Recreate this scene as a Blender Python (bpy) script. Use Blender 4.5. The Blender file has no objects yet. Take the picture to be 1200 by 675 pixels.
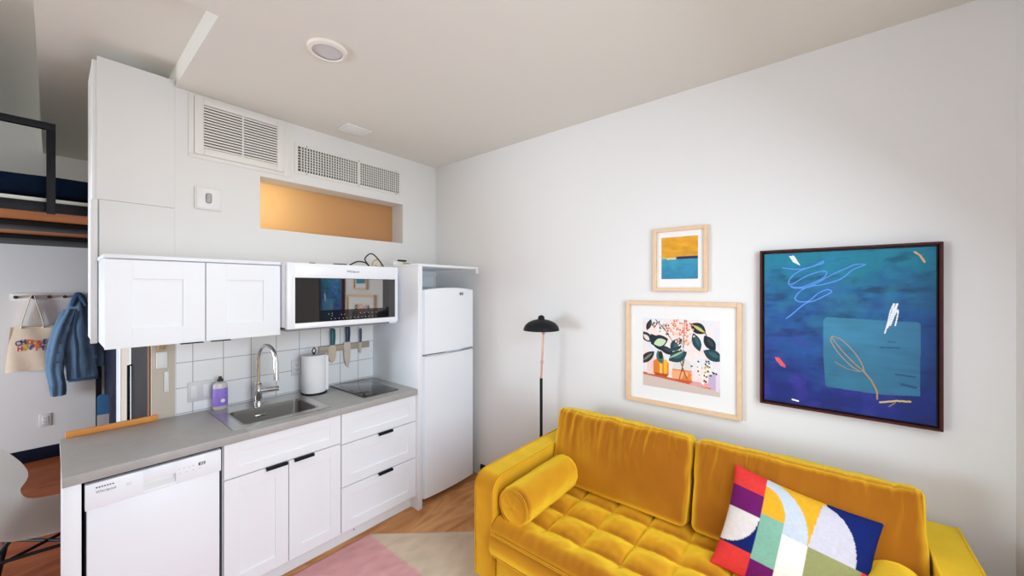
import bpy, bmesh, math, random
import numpy as np
from mathutils import Vector, Matrix, noise
random.seed(7)
C = bpy.context.scene.collection
R = math.radians

# ------------------------------------------------------------------ colours and materials
def lin(r, g, b):
    f = lambda c: (c / 255 / 12.92) if c / 255 <= 0.04045 else ((c / 255 + 0.055) / 1.055) ** 2.4
    return (f(r), f(g), f(b), 1.0)

def mat(name, col, rough=0.5, metal=0.0, spec=0.5, noise_amt=0.0, noise_scale=40.0, bump=0.0, bump_scale=200.0, sheen=0.0, coat=0.0):
    m = bpy.data.materials.new(name); m.use_nodes = True
    nt = m.node_tree; b = nt.nodes['Principled BSDF']
    b.inputs['Base Color'].default_value = col
    b.inputs['Roughness'].default_value = rough
    b.inputs['Metallic'].default_value = metal
    b.inputs['Specular IOR Level'].default_value = spec
    b.inputs['Coat Weight'].default_value = coat
    b.inputs['Sheen Weight'].default_value = sheen
    tc = nt.nodes.new('ShaderNodeTexCoord')
    if noise_amt > 0:
        n = nt.nodes.new('ShaderNodeTexNoise'); n.inputs['Scale'].default_value = noise_scale; n.inputs['Detail'].default_value = 4
        nt.links.new(tc.outputs['Object'], n.inputs['Vector'])
        mp = nt.nodes.new('ShaderNodeMapRange')
        mp.inputs['To Min'].default_value = 1 - noise_amt; mp.inputs['To Max'].default_value = 1 + noise_amt
        nt.links.new(n.outputs['Fac'], mp.inputs['Value'])
        mx = nt.nodes.new('ShaderNodeVectorMath'); mx.operation = 'SCALE'
        mx.inputs[0].default_value = col[:3]
        nt.links.new(mp.outputs['Result'], mx.inputs['Scale'])
        nt.links.new(mx.outputs['Vector'], b.inputs['Base Color'])
    if bump > 0:
        n2 = nt.nodes.new('ShaderNodeTexNoise'); n2.inputs['Scale'].default_value = bump_scale; n2.inputs['Detail'].default_value = 3
        nt.links.new(tc.outputs['Object'], n2.inputs['Vector'])
        bp = nt.nodes.new('ShaderNodeBump'); bp.inputs['Strength'].default_value = bump; bp.inputs['Distance'].default_value = 0.004
        nt.links.new(n2.outputs['Fac'], bp.inputs['Height']); nt.links.new(bp.outputs['Normal'], b.inputs['Normal'])
    return m

M = {}
M['wall'] = mat('wall_paint', (0.76, 0.755, 0.745, 1), 0.75, spec=0.25, bump=0.04, bump_scale=120)
M['beige'] = mat('beige_dimmed_wall', (0.60, 0.53, 0.45, 1), 0.7, spec=0.2, bump=0.04, bump_scale=120)  # wall end's beige, reused to put the hall wall's dimness into its colour
M['ceil'] = mat('ceiling_paint', (0.74, 0.73, 0.68, 1), 0.85, spec=0.2, bump=0.04, bump_scale=100)
M['white'] = mat('white_lacquer', (0.83, 0.865, 0.91, 1), 0.38, spec=0.4)
M['white_app'] = mat('white_enamel', (0.85, 0.89, 0.95, 1), 0.28, spec=0.5)
M['white_plastic'] = mat('white_plastic', (0.78, 0.78, 0.77, 1), 0.4)
M['vent'] = mat('white_vent_metal', (0.76, 0.74, 0.71, 1), 0.45)
M['dark_void'] = mat('dark_duct', (0.05, 0.05, 0.055, 1), 0.8)
M['grey_gap'] = mat('grey_shadow_gap', (0.22, 0.23, 0.25, 1), 0.7)
M['black'] = mat('black_metal', (0.010, 0.010, 0.013, 1), 0.5, spec=0.18)
M['black_plastic'] = mat('black_plastic', (0.01, 0.01, 0.012, 1), 0.4)
M['navy_base'] = mat('navy_paint', (0.008, 0.011, 0.028, 1), 0.6, spec=0.15)
M['worktop'] = mat('grey_worktop', (0.39, 0.385, 0.375, 1), 0.42, noise_amt=0.12, noise_scale=18, spec=0.4)
M['steel'] = mat('brushed_steel', (0.55, 0.53, 0.50, 1), 0.28, metal=1.0, noise_amt=0.05, noise_scale=60)
M['steel_bowl'] = mat('satin_steel', (0.36, 0.335, 0.31, 1), 0.34, metal=1.0)
M['chrome'] = mat('chrome', (0.72, 0.73, 0.75, 1), 0.09, metal=1.0)
M['copper'] = mat('copper_tube', (0.72, 0.42, 0.33, 1), 0.3, metal=0.7)
M['oak'] = mat('pale_oak', lin(222, 190, 155), 0.5, noise_amt=0.1, noise_scale=25)
M['walnut'] = mat('dark_walnut', lin(66, 28, 27), 0.5, spec=0.2, noise_amt=0.2, noise_scale=30)
M['mat_board'] = mat('white_mat_board', (0.80, 0.80, 0.79, 1), 0.8)
M['orange_wood'] = mat('orange_wood', lin(222, 145, 60), 0.5, noise_amt=0.2, noise_scale=12)
M['ply'] = mat('plywood', lin(190, 120, 62), 0.6, noise_amt=0.15, noise_scale=10)
M['navy_cloth'] = mat('navy_blanket', (0.004, 0.011, 0.030, 1), 0.95, spec=0.1, noise_amt=0.5, noise_scale=9, bump=0.6, bump_scale=60)
M['sheet'] = mat('white_sheet', (0.85, 0.82, 0.72, 1), 0.8)
M['denim'] = mat('blue_denim', lin(96, 126, 156), 0.9, noise_amt=0.4, noise_scale=7, bump=0.5, bump_scale=70)
M['denim_dark'] = mat('dark_denim_seam', lin(58, 84, 116), 0.9)
M['canvas'] = mat('cream_canvas', lin(222, 204, 180), 0.9, noise_amt=0.06, noise_scale=30, bump=0.3, bump_scale=150)
M['shell'] = mat('chair_shell', (0.74, 0.72, 0.69, 1), 0.35)
M['brown_edge'] = mat('brown_wood_edge', lin(120, 75, 40), 0.5)
M['teal'] = mat('teal_handle', lin(12, 92, 104), 0.4)
M['navy_handle'] = mat('dark_blue_handle', lin(20, 50, 84), 0.4)
M['blade'] = mat('knife_blade', (0.62, 0.56, 0.50, 1), 0.35, metal=0.8)
M['rack_wood'] = mat('taupe_rack', lin(172, 156, 138), 0.45, noise_amt=0.1, noise_scale=30)
M['plate'] = mat('ivory_plate', (0.66, 0.66, 0.66, 1), 0.4)
M['paper'] = mat('paper_towel', (0.86, 0.86, 0.86, 1), 0.95, bump=0.4, bump_scale=120)
M['soap'] = mat('soap_bottle', lin(208, 200, 196), 0.25)
M['lilac'] = mat('lilac_label', lin(150, 120, 210), 0.5, noise_amt=0.25, noise_scale=60)
M['peg'] = mat('dark_peg', lin(62, 34, 26), 0.5)
M['blue_board'] = mat('blue_speckled', lin(52, 118, 170), 0.6, noise_amt=0.3, noise_scale=70)
M['pale_grey'] = mat('pale_grey', lin(196, 196, 200), 0.6)
M['yellow_wire'] = mat('yellow_wire', lin(200, 175, 110), 0.5)
M['badge'] = mat('grey_badge', lin(95, 92, 90), 0.4)
M['badge_light'] = mat('silver_letter', lin(195, 195, 195), 0.4)
M['mark'] = mat('grey_print', lin(110, 112, 122), 0.6)
M['light_mark'] = mat('white_print', (0.8, 0.8, 0.8, 1), 0.6)
M['diffuser'] = mat('lamp_diffuser', (0.60, 0.59, 0.61, 1), 0.4)
M['trim_lamp'] = mat('cream_trim', (0.80, 0.76, 0.69, 1), 0.5)
M['socket'] = mat('socket_slot', lin(70, 70, 75), 0.6)
M['tan'] = mat('tan_room', lin(232, 196, 145), 0.8)
M['grey_cloth'] = mat('grey_pillow_back', lin(200, 200, 205), 0.9)
M['grey_lens'] = mat('grey_lens', lin(165, 165, 160), 0.3)

def nodes_of(name):
    m = bpy.data.materials.new(name); m.use_nodes = True
    return m, m.node_tree, m.node_tree.nodes['Principled BSDF']

def velvet():
    m, nt, b = nodes_of('mustard_velvet')
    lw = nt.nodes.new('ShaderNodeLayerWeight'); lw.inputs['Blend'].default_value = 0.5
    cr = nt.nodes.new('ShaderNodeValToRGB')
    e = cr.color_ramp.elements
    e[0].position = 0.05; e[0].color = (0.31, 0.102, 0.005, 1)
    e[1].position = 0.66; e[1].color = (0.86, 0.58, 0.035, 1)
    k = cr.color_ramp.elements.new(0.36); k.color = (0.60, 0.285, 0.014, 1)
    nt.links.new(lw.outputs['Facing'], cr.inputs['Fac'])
    tc = nt.nodes.new('ShaderNodeTexCoord')
    n = nt.nodes.new('ShaderNodeTexNoise'); n.inputs['Scale'].default_value = 9; n.inputs['Detail'].default_value = 5
    nt.links.new(tc.outputs['Object'], n.inputs['Vector'])
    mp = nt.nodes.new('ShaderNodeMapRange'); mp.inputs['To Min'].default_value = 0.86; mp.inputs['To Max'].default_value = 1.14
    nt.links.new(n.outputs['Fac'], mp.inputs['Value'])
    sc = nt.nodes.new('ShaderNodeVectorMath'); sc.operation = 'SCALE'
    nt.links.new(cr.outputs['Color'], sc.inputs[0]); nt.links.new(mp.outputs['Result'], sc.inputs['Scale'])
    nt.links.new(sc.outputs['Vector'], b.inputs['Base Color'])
    b.inputs['Roughness'].default_value = 0.85; b.inputs['Specular IOR Level'].default_value = 0.15
    b.inputs['Sheen Weight'].default_value = 0.10; b.inputs['Sheen Roughness'].default_value = 0.4
    b.inputs['Sheen Tint'].default_value = (1.0, 0.72, 0.1, 1)
    n2 = nt.nodes.new('ShaderNodeTexNoise'); n2.inputs['Scale'].default_value = 160
    nt.links.new(tc.outputs['Object'], n2.inputs['Vector'])
    bp = nt.nodes.new('ShaderNodeBump'); bp.inputs['Strength'].default_value = 0.15; bp.inputs['Distance'].default_value = 0.003
    nt.links.new(n2.outputs['Fac'], bp.inputs['Height']); nt.links.new(bp.outputs['Normal'], b.inputs['Normal'])
    return m
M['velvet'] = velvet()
M['piping'] = mat('dark_piping', lin(150, 84, 16), 0.8)

def wood_floor(name, c0, c1):
    m, nt, b = nodes_of(name)
    g = nt.nodes.new('ShaderNodeNewGeometry')
    mpg = nt.nodes.new('ShaderNodeMapping'); mpg.inputs['Scale'].default_value = (1.2, 3.2, 1)
    nt.links.new(g.outputs['Position'], mpg.inputs['Vector'])
    n = nt.nodes.new('ShaderNodeTexNoise'); n.inputs['Scale'].default_value = 2.2; n.inputs['Detail'].default_value = 8; n.inputs['Distortion'].default_value = 1.6
    nt.links.new(mpg.outputs['Vector'], n.inputs['Vector'])
    cr = nt.nodes.new('ShaderNodeValToRGB'); e = cr.color_ramp.elements
    e[0].position = 0.30; e[0].color = c0
    e[1].position = 0.72; e[1].color = c1
    nt.links.new(n.outputs['Fac'], cr.inputs['Fac']); nt.links.new(cr.outputs['Color'], b.inputs['Base Color'])
    b.inputs['Roughness'].default_value = 0.55; b.inputs['Specular IOR Level'].default_value = 0.2
    return m
M['floor'] = wood_floor('plywood_floor', (0.40, 0.16, 0.052, 1), (0.70, 0.37, 0.16, 1))
M['hall_floor'] = wood_floor('shaded_wood_floor', (0.19, 0.042, 0.013, 1), (0.34, 0.095, 0.028, 1))  # floor tone with the shade under the loft bed put into its colour

def tiles():
    m, nt, b = nodes_of('white_square_tile')
    g = nt.nodes.new('ShaderNodeNewGeometry')
    sx = nt.nodes.new('ShaderNodeSeparateXYZ'); nt.links.new(g.outputs['Position'], sx.inputs[0])
    cb = nt.nodes.new('ShaderNodeCombineXYZ')
    a1 = nt.nodes.new('ShaderNodeMath'); a1.operation = 'ADD'; a1.inputs[1].default_value = -0.54 + 1.5
    a2 = nt.nodes.new('ShaderNodeMath'); a2.operation = 'ADD'; a2.inputs[1].default_value = -0.908 + 1.5
    nt.links.new(sx.outputs['X'], a1.inputs[0]); nt.links.new(sx.outputs['Z'], a2.inputs[0])
    nt.links.new(a1.outputs[0], cb.inputs['X']); nt.links.new(a2.outputs[0], cb.inputs['Y'])
    br = nt.nodes.new('ShaderNodeTexBrick'); br.offset = 0; br.squash = 1
    br.inputs['Scale'].default_value = 1; br.inputs['Brick Width'].default_value = 0.15; br.inputs['Row Height'].default_value = 0.15
    br.inputs['Mortar Size'].default_value = 0.0022; br.inputs['Mortar Smooth'].default_value = 0.1
    br.inputs['Color1'].default_value = (0.86, 0.86, 0.87, 1); br.inputs['Color2'].default_value = (0.84, 0.84, 0.85, 1)
    br.inputs['Mortar'].default_value = (0.36, 0.37, 0.40, 1)
    nt.links.new(cb.outputs[0], br.inputs['Vector']); nt.links.new(br.outputs['Color'], b.inputs['Base Color'])
    b.inputs['Roughness'].default_value = 0.22
    bp = nt.nodes.new('ShaderNodeBump'); bp.inputs['Strength'].default_value = 0.3; bp.inputs['Distance'].default_value = 0.002; bp.invert = True
    nt.links.new(br.outputs['Fac'], bp.inputs['Height']); nt.links.new(bp.outputs['Normal'], b.inputs['Normal'])
    return m
M['tile'] = tiles()

def vcol(name, rough=0.7, spec=0.2, bump=0.0):
    m, nt, b = nodes_of(name)
    a = nt.nodes.new('ShaderNodeAttribute'); a.attribute_name = 'Col'
    nt.links.new(a.outputs['Color'], b.inputs['Base Color'])
    b.inputs['Roughness'].default_value = rough; b.inputs['Specular IOR Level'].default_value = spec
    if bump:
        tc = nt.nodes.new('ShaderNodeTexCoord')
        n2 = nt.nodes.new('ShaderNodeTexNoise'); n2.inputs['Scale'].default_value = 250
        nt.links.new(tc.outputs['Object'], n2.inputs['Vector'])
        bp = nt.nodes.new('ShaderNodeBump'); bp.inputs['Strength'].default_value = bump; bp.inputs['Distance'].default_value = 0.003
        nt.links.new(n2.outputs['Fac'], bp.inputs['Height']); nt.links.new(bp.outputs['Normal'], b.inputs['Normal'])
    return m
M['art'] = vcol('painted_surface', 0.6, 0.25)
M['pillow'] = vcol('woven_pillow', 0.95, 0.1, 0.3)
M['rug'] = vcol('woven_rug', 0.95, 0.08, 0.6)

def mirror_glass(name, fac, base):
    m, nt, b = nodes_of(name)
    b.inputs['Base Color'].default_value = base; b.inputs['Roughness'].default_value = 0.08
    gl = nt.nodes.new('ShaderNodeBsdfGlossy'); gl.inputs['Roughness'].default_value = 0.02; gl.inputs['Color'].default_value = (0.9, 0.88, 0.85, 1)
    mx = nt.nodes.new('ShaderNodeMixShader'); mx.inputs['Fac'].default_value = fac
    out = nt.nodes['Material Output']
    nt.links.new(b.outputs[0], mx.inputs[1]); nt.links.new(gl.outputs[0], mx.inputs[2]); nt.links.new(mx.outputs[0], out.inputs['Surface'])
    return m
M['dark_glass'] = mirror_glass('dark_glass', 0.035, (0.008, 0.006, 0.007, 1))
M['oven_window'] = mirror_glass('reflective_oven_window', 0.40, (0.008, 0.007, 0.01, 1))
M['cooktop'] = mirror_glass('black_cooktop_glass', 0.12, (0.008, 0.009, 0.012, 1))

def frosted():
    m, nt, b = nodes_of('amber_frosted_glass')
    out = nt.nodes['Material Output']
    tr = nt.nodes.new('ShaderNodeBsdfTranslucent'); tr.inputs['Color'].default_value = (0.95, 0.80, 0.55, 1)
    b.inputs['Base Color'].default_value = (0.60, 0.47, 0.30, 1); b.inputs['Roughness'].default_value = 0.3
    mx = nt.nodes.new('ShaderNodeMixShader'); mx.inputs['Fac'].default_value = 0.7
    nt.links.new(b.outputs[0], mx.inputs[1]); nt.links.new(tr.outputs[0], mx.inputs[2]); nt.links.new(mx.outputs[0], out.inputs['Surface'])
    return m
M['frosted'] = frosted()
def clear_pane():
    m, nt, b = nodes_of('clear_window_pane')
    out = nt.nodes['Material Output']
    tr = nt.nodes.new('ShaderNodeBsdfTransparent'); gl = nt.nodes.new('ShaderNodeBsdfGlossy'); gl.inputs['Roughness'].default_value = 0.02
    mx = nt.nodes.new('ShaderNodeMixShader'); mx.inputs['Fac'].default_value = 0.06
    nt.links.new(tr.outputs[0], mx.inputs[1]); nt.links.new(gl.outputs[0], mx.inputs[2]); nt.links.new(mx.outputs[0], out.inputs['Surface'])
    return m
M['pane'] = clear_pane()

# ------------------------------------------------------------------ geometry helpers
class MB:
    """collects shapes (world coordinates) that become one mesh object"""
    def __init__(s): s.bm = bmesh.new()
    def _join(s, t):
        me = bpy.data.meshes.new('tmp'); t.to_mesh(me); t.free(); s.bm.from_mesh(me); bpy.data.meshes.remove(me)
    def box(s, x0, x1, y0, y1, z0, z1, bev=0.0, seg=2, mx=None):
        t = bmesh.new(); bmesh.ops.create_cube(t, size=1)
        for v in t.verts:
            v.co = Vector(((x0 + x1) / 2 + v.co.x * (x1 - x0), (y0 + y1) / 2 + v.co.y * (y1 - y0), (z0 + z1) / 2 + v.co.z * (z1 - z0)))
        if bev > 0:
            bmesh.ops.bevel(t, geom=t.edges[:], offset=bev, segments=seg, affect='EDGES', profile=0.5)
        if mx is not None: bmesh.ops.transform(t, matrix=mx, verts=t.verts)
        s._join(t); return s
    def cyl(s, p0, p1, r0, r1=None, n=24, cap=True):
        r1 = r0 if r1 is None else r1
        p0, p1 = Vector(p0), Vector(p1); d = p1 - p0
        t = bmesh.new(); bmesh.ops.create_cone(t, cap_ends=cap, segments=n, radius1=r0, radius2=r1, depth=d.length)
        q = Vector((0, 0, 1)).rotation_difference(d.normalized()).to_matrix().to_4x4()
        bmesh.ops.transform(t, matrix=Matrix.Translation((p0 + p1) / 2) @ q, verts=t.verts)
        s._join(t); return s
    def tube(s, pts, r, n=10, closed=False, flat=None):
        pts = [Vector(p) for p in pts]; N = len(pts); rings = []; up = None
        for i, p in enumerate(pts):
            if closed: tg = pts[(i + 1) % N] - pts[i - 1]
            else: tg = pts[min(i + 1, N - 1)] - pts[max(i - 1, 0)]
            tg.normalize()
            if up is None:
                up = Vector((0, 0, 1)) if abs(tg.z) < 0.9 else Vector((0, 1, 0))
            a = (up - tg * up.dot(tg))
            if a.length < 1e-6: a = tg.orthogonal()
            a.normalize(); up = a; bb = tg.cross(a)
            rr = r[i] if isinstance(r, (list, tuple)) else r
            fa, fb = flat if flat else (1, 1)
            rings.append([s.bm.verts.new(p + a * (rr * fa * math.cos(2 * math.pi * k / n)) + bb * (rr * fb * math.sin(2 * math.pi * k / n))) for k in range(n)])
        L = N if closed else N - 1
        for i in range(L):
            A, B = rings[i], rings[(i + 1) % N]
            for k in range(n): s.bm.faces.new((A[k], A[(k + 1) % n], B[(k + 1) % n], B[k]))
        if not closed:
            s.bm.faces.new(rings[0][::-1]); s.bm.faces.new(rings[-1])
        return s
    def lathe(s, prof, c, n=40, sx=1, sy=1):
        rings = []
        for r, z in prof:
            if r < 1e-6: rings.append([s.bm.verts.new((c[0], c[1], c[2] + z))])
            else: rings.append([s.bm.verts.new((c[0] + sx * r * math.cos(2 * math.pi * k / n), c[1] + sy * r * math.sin(2 * math.pi * k / n), c[2] + z)) for k in range(n)])
        for A, B in zip(rings, rings[1:]):
            for k in range(n):
                if len(A) == 1 and len(B) == 1: continue
                if len(A) == 1: s.bm.faces.new((A[0], B[(k + 1) % n], B[k]))
                elif len(B) == 1: s.bm.faces.new((A[k], A[(k + 1) % n], B[0]))
                else: s.bm.faces.new((A[k], A[(k + 1) % n], B[(k + 1) % n], B[k]))
        return s
    def prism(s, poly, f):
        """poly: 2d outline; f(a,b,t) -> 3d with t in 0..1 across the thickness"""
        A = [s.bm.verts.new(f(a, b, 0)) for a, b in poly]; B = [s.bm.verts.new(f(a, b, 1)) for a, b in poly]
        s.bm.faces.new(A[::-1]); s.bm.faces.new(B); n = len(poly)
        for k in range(n): s.bm.faces.new((A[k], A[(k + 1) % n], B[(k + 1) % n], B[k]))
        return s
    def sphere(s, c, r, sc=(1, 1, 1), u=20, v=12):
        t = bmesh.new(); bmesh.ops.create_uvsphere(t, u_segments=u, v_segments=v, radius=r)
        for q in t.verts: q.co = Vector((c[0] + q.co.x * sc[0], c[1] + q.co.y * sc[1], c[2] + q.co.z * sc[2]))
        s._join(t); return s
    def grid(s, f, nu, nv):
        V = [[s.bm.verts.new(f(i / nu, j / nv)) for j in range(nv + 1)] for i in range(nu + 1)]
        for i in range(nu):
            for j in range(nv): s.bm.faces.new((V[i][j], V[i + 1][j], V[i + 1][j + 1], V[i][j + 1]))
        return s
    def build(s, name, m, parent=None, angle=35, kind=None):
        bmesh.ops.recalc_face_normals(s.bm, faces=s.bm.faces[:])
        me = bpy.data.meshes.new(name); s.bm.to_mesh(me); s.bm.free()
        return link(name, me, m, parent, angle, kind)

ORIG = {}
def link(name, me, m, parent=None, angle=35, kind=None):
    if m is not None: me.materials.append(m)
    me.polygons.foreach_set('use_smooth', [True] * len(me.polygons))
    if angle: me.set_sharp_from_angle(angle=R(angle))
    o = bpy.data.objects.new(name, me); C.objects.link(o)
    if parent is not None:
        org = ORIG[parent.name]; me.transform(Matrix.Translation(-org)); o.parent = parent; ORIG[o.name] = org
    else:
        vs = [v.co for v in me.vertices]
        org = Vector(((min(v.x for v in vs) + max(v.x for v in vs)) / 2, (min(v.y for v in vs) + max(v.y for v in vs)) / 2, min(v.z for v in vs)))
        me.transform(Matrix.Translation(-org)); o.location = org; ORIG[o.name] = org
    if kind: o['kind'] = kind
    return o

def thing(name, label, cat, loc, group=None):
    o = bpy.data.objects.new(name, None); C.objects.link(o); o.location = loc; o.empty_display_size = 0.05
    o['label'] = label; o['category'] = cat
    if group: o['group'] = group
    ORIG[o.name] = Vector(loc); return o
def tag(o, label, cat, group=None):
    o['label'] = label; o['category'] = cat
    if group: o['group'] = group
    return o
def part(o, label): o['label'] = label; return o

def text_mesh(body, size, mx, depth=0.0006, bold=0.0):
    cu = bpy.data.curves.new('txt', 'FONT'); cu.body = body; cu.size = size; cu.extrude = depth; cu.align_x = 'CENTER'; cu.align_y = 'CENTER'; cu.offset = bold
    o = bpy.data.objects.new('txt', cu); C.objects.link(o); bpy.context.view_layer.update()
    dg = bpy.context.evaluated_depsgraph_get()
    me = bpy.data.meshes.new_from_object(o.evaluated_get(dg)); bpy.data.objects.remove(o); bpy.data.curves.remove(cu)
    me.transform(mx); return me
def face_minus_y(x, y, z, roll=0.0): return Matrix.Translation((x, y, z)) @ Matrix.Rotation(R(90), 4, 'X') @ Matrix.Rotation(roll, 4, 'Z')

def color_grid(name, f, nu, nv, colors, m, parent, angle=None):
    """a finely divided sheet whose own design is stored as colours: f(u,v)->3d, colours (nv+1, nu+1, 3) linear"""
    u = np.linspace(0, 1, nu + 1); v = np.linspace(0, 1, nv + 1)
    verts = [f(a, b) for b in v for a in u]
    W = nu + 1
    faces = [(j * W + i, j * W + i + 1, (j + 1) * W + i + 1, (j + 1) * W + i) for j in range(nv) for i in range(nu)]
    me = bpy.data.meshes.new(name); me.from_pydata(verts, [], faces)
    at = me.color_attributes.new('Col', 'FLOAT_COLOR', 'POINT')
    c4 = np.ones((len(verts), 4), dtype=np.float32); c4[:, :3] = colors.reshape(-1, 3)
    at.data.foreach_set('color', c4.ravel())
    return link(name, me, m, parent, angle)

def L3(r, g, b): return np.array(lin(r, g, b)[:3])
def inpoly(U, V, poly):
    ins = np.zeros(U.shape, bool); n = len(poly)
    for k in range(n):
        x0, y0 = poly[k]; x1, y1 = poly[(k + 1) % n]
        if y0 == y1: continue
        c = ((y0 > V) != (y1 > V)) & (U < (x1 - x0) * (V - y0) / (y1 - y0) + x0)
        ins ^= c
    return ins
def instroke(U, V, pts, w, asp=1.0):
    d = np.full(U.shape, 9.0)
    for (x0, y0), (x1, y1) in zip(pts, pts[1:]):
        dx, dy = (x1 - x0), (y1 - y0) * asp; l2 = dx * dx + dy * dy + 1e-9
        t = np.clip(((U - x0) * dx + (V - y0) * asp * dy) / l2, 0, 1)
        d = np.minimum(d, np.hypot(U - x0 - t * dx, (V - y0) * asp - t * dy))
    return d < w
def smooth(pts, k=4):
    out = []; P = [pts[0]] + list(pts) + [pts[-1]]
    for i in range(1, len(P) - 2):
        for j in range(k):
            t = j / k; p0, p1, p2, p3 = P[i - 1], P[i], P[i + 1], P[i + 2]
            out.append(tuple(0.5 * (2 * p1[c] + (p2[c] - p0[c]) * t + (2 * p0[c] - 5 * p1[c] + 4 * p2[c] - p3[c]) * t * t + (3 * p1[c] - p0[c] - 3 * p2[c] + p3[c]) * t ** 3) for c in range(len(p1))))
    out.append(tuple(pts[-1])); return out
def npnoise(U, V, seed, sx, sy, octv=3):
    rng = np.random.RandomState(seed); out = np.zeros(U.shape); amp = 1; tot = 0
    for o in range(octv):
        gx, gy = int(sx * 2 ** o) + 2, int(sy * 2 ** o) + 2
        G = rng.rand(gy + 1, gx + 1)
        x = np.clip(U, 0, 1) * (gx - 1); y = np.clip(V, 0, 1) * (gy - 1)
        i = x.astype(int); j = y.astype(int); fx = x - i; fy = y - j
        fx = fx * fx * (3 - 2 * fx); fy = fy * fy * (3 - 2 * fy)
        out += amp * ((G[j, i] * (1 - fx) + G[j, i + 1] * fx) * (1 - fy) + (G[j + 1, i] * (1 - fx) + G[j + 1, i + 1] * fx) * fy)
        tot += amp; amp *= 0.55
    return out / tot

def rounded_cushion(w, d, h, r, n, bulge=(0, 0, 0), wrinkle=None):
    """closed soft box centred on 0, size w(x) d(y) h(z)"""
    t = bmesh.new(); bmesh.ops.create_cube(t, size=2)
    bmesh.ops.subdivide_edges(t, edges=t.edges[:], cuts=n, use_grid_fill=True)
    H = Vector((w / 2, d / 2, h / 2))
    for v in t.verts:
        u = v.co.copy()
        p = Vector((u.x * H.x, u.y * H.y, u.z * H.z))
        q = Vector(tuple(max(-(H[i] - r), min(H[i] - r, p[i])) for i in range(3)))
        dd = p - q
        if dd.length > 1e-9: p = q + dd.normalized() * r
        p.x += math.copysign(1, u.x) * bulge[0] * (1 - u.y ** 2) * (1 - u.z ** 2) * (abs(u.x) ** 2)
        p.y += math.copysign(1, u.y) * bulge[1] * (1 - u.x ** 2) * (1 - u.z ** 2) * (abs(u.y) ** 2)
        p.z += math.copysign(1, u.z) * bulge[2] * (1 - u.x ** 2) * (1 - u.y ** 2) * (abs(u.z) ** 2)
        if wrinkle: p += wrinkle(u, p)
        v.co = p
    return t

# ------------------------------------------------------------------ camera
yaw = math.atan2(360, 441)
cam = bpy.data.cameras.new('camera'); co = bpy.data.objects.new('camera', cam); C.objects.link(co)
co.location = (0, 0, 1.65); co.rotation_euler = (R(90), 0, yaw - R(90))
cam.sensor_width = 36; cam.lens = 441 / 1200 * 36; cam.clip_start = 0.02
bpy.context.scene.camera = co

# ------------------------------------------------------------------ the room
XW, YK, YF, XL, YR, ZC = 2.40, 2.93, 5.80, -3.4, -0.60, 2.83
S = 'structure'
MB().box(XL - .1, XW + .12, YR - .15, 2.95, -.1, 0).build('floor', M['floor'], kind=S)
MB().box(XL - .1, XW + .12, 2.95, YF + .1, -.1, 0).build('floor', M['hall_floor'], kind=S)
c_ = MB()
c_.box(0.46, XW + .12, YR - .15, YK + .3, ZC, ZC + .5)
c_.box(XL - .1, 0.46, YR - .15, 2.02, ZC, ZC + .5)
c_.box(-0.05, 0.46, 2.02, YF + .1, 2.95, ZC + .5)
c_.box(XL - .1, -0.05, 2.02, YF + .1, 3.20, ZC + .5)
c_.build('ceiling', M['ceil'], kind=S)
MB().box(XW, XW + .12, YR - .15, 3.3, 0, ZC).build('wall_right', M['wall'], kind=S)
w = MB()                                                  # kitchen wall with the transom opening
y0, y1 = YK, YK + .20
w.box(0.46, 0.895, y0, y1, 0, ZC)
w.box(0.895, 2.02, y0, y1, 0, 2.055)
w.box(0.895, 2.02, y0, y1, 2.408, ZC)
w.box(2.02, XW, y0, y1, 0, ZC)
w.build('wall_back', M['wall'], kind=S)
MB().box(0.36, 0.46, y0, y1, 0, 1.36).box(0.36, 0.46, y1, YF, 0, 2.95).build('wall_hall', M['beige'], kind=S)
MB().box(XL - .1, 0.46, YF, YF + .1, 0, 3.2).build('wall_far', M['wall'], kind=S)
# window wall beside the camera, with two wide windows
w = MB(); ya, yb = YR - .15, YR
wins = [(-2.1, -0.5), (0.0, 1.6)]; zs, zt = 0.45, 2.45
w.box(XL - .1, XW, ya, yb, 0, zs); w.box(XL - .1, XW, ya, yb, zt, ZC)
for a, b in ((XL - .1, wins[0][0]), (wins[0][1], wins[1][0]), (wins[1][1], XW)): w.box(a, b, ya, yb, zs, zt)
w.build('wall_front', M['wall'], kind=S)
for k, (a, b) in enumerate(wins):
    f = MB()
    for q in ((a, b, zs, zs + .05), (a, b, zt - .05, zt), (a, a + .05, zs, zt), (b - .05, b, zs, zt), ((a + b) / 2 - .025, (a + b) / 2 + .025, zs, zt)):
        f.box(q[0], q[1], ya + .03, ya + .08, q[2], q[3])
    fo = f.build('window_%d' % (k + 1), M['black'], kind=S)
    MB().box(a + .05, b - .05, ya + .05, ya + .056, zs + .05, zt - .05).build('pane', M['pane'], fo)
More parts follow.
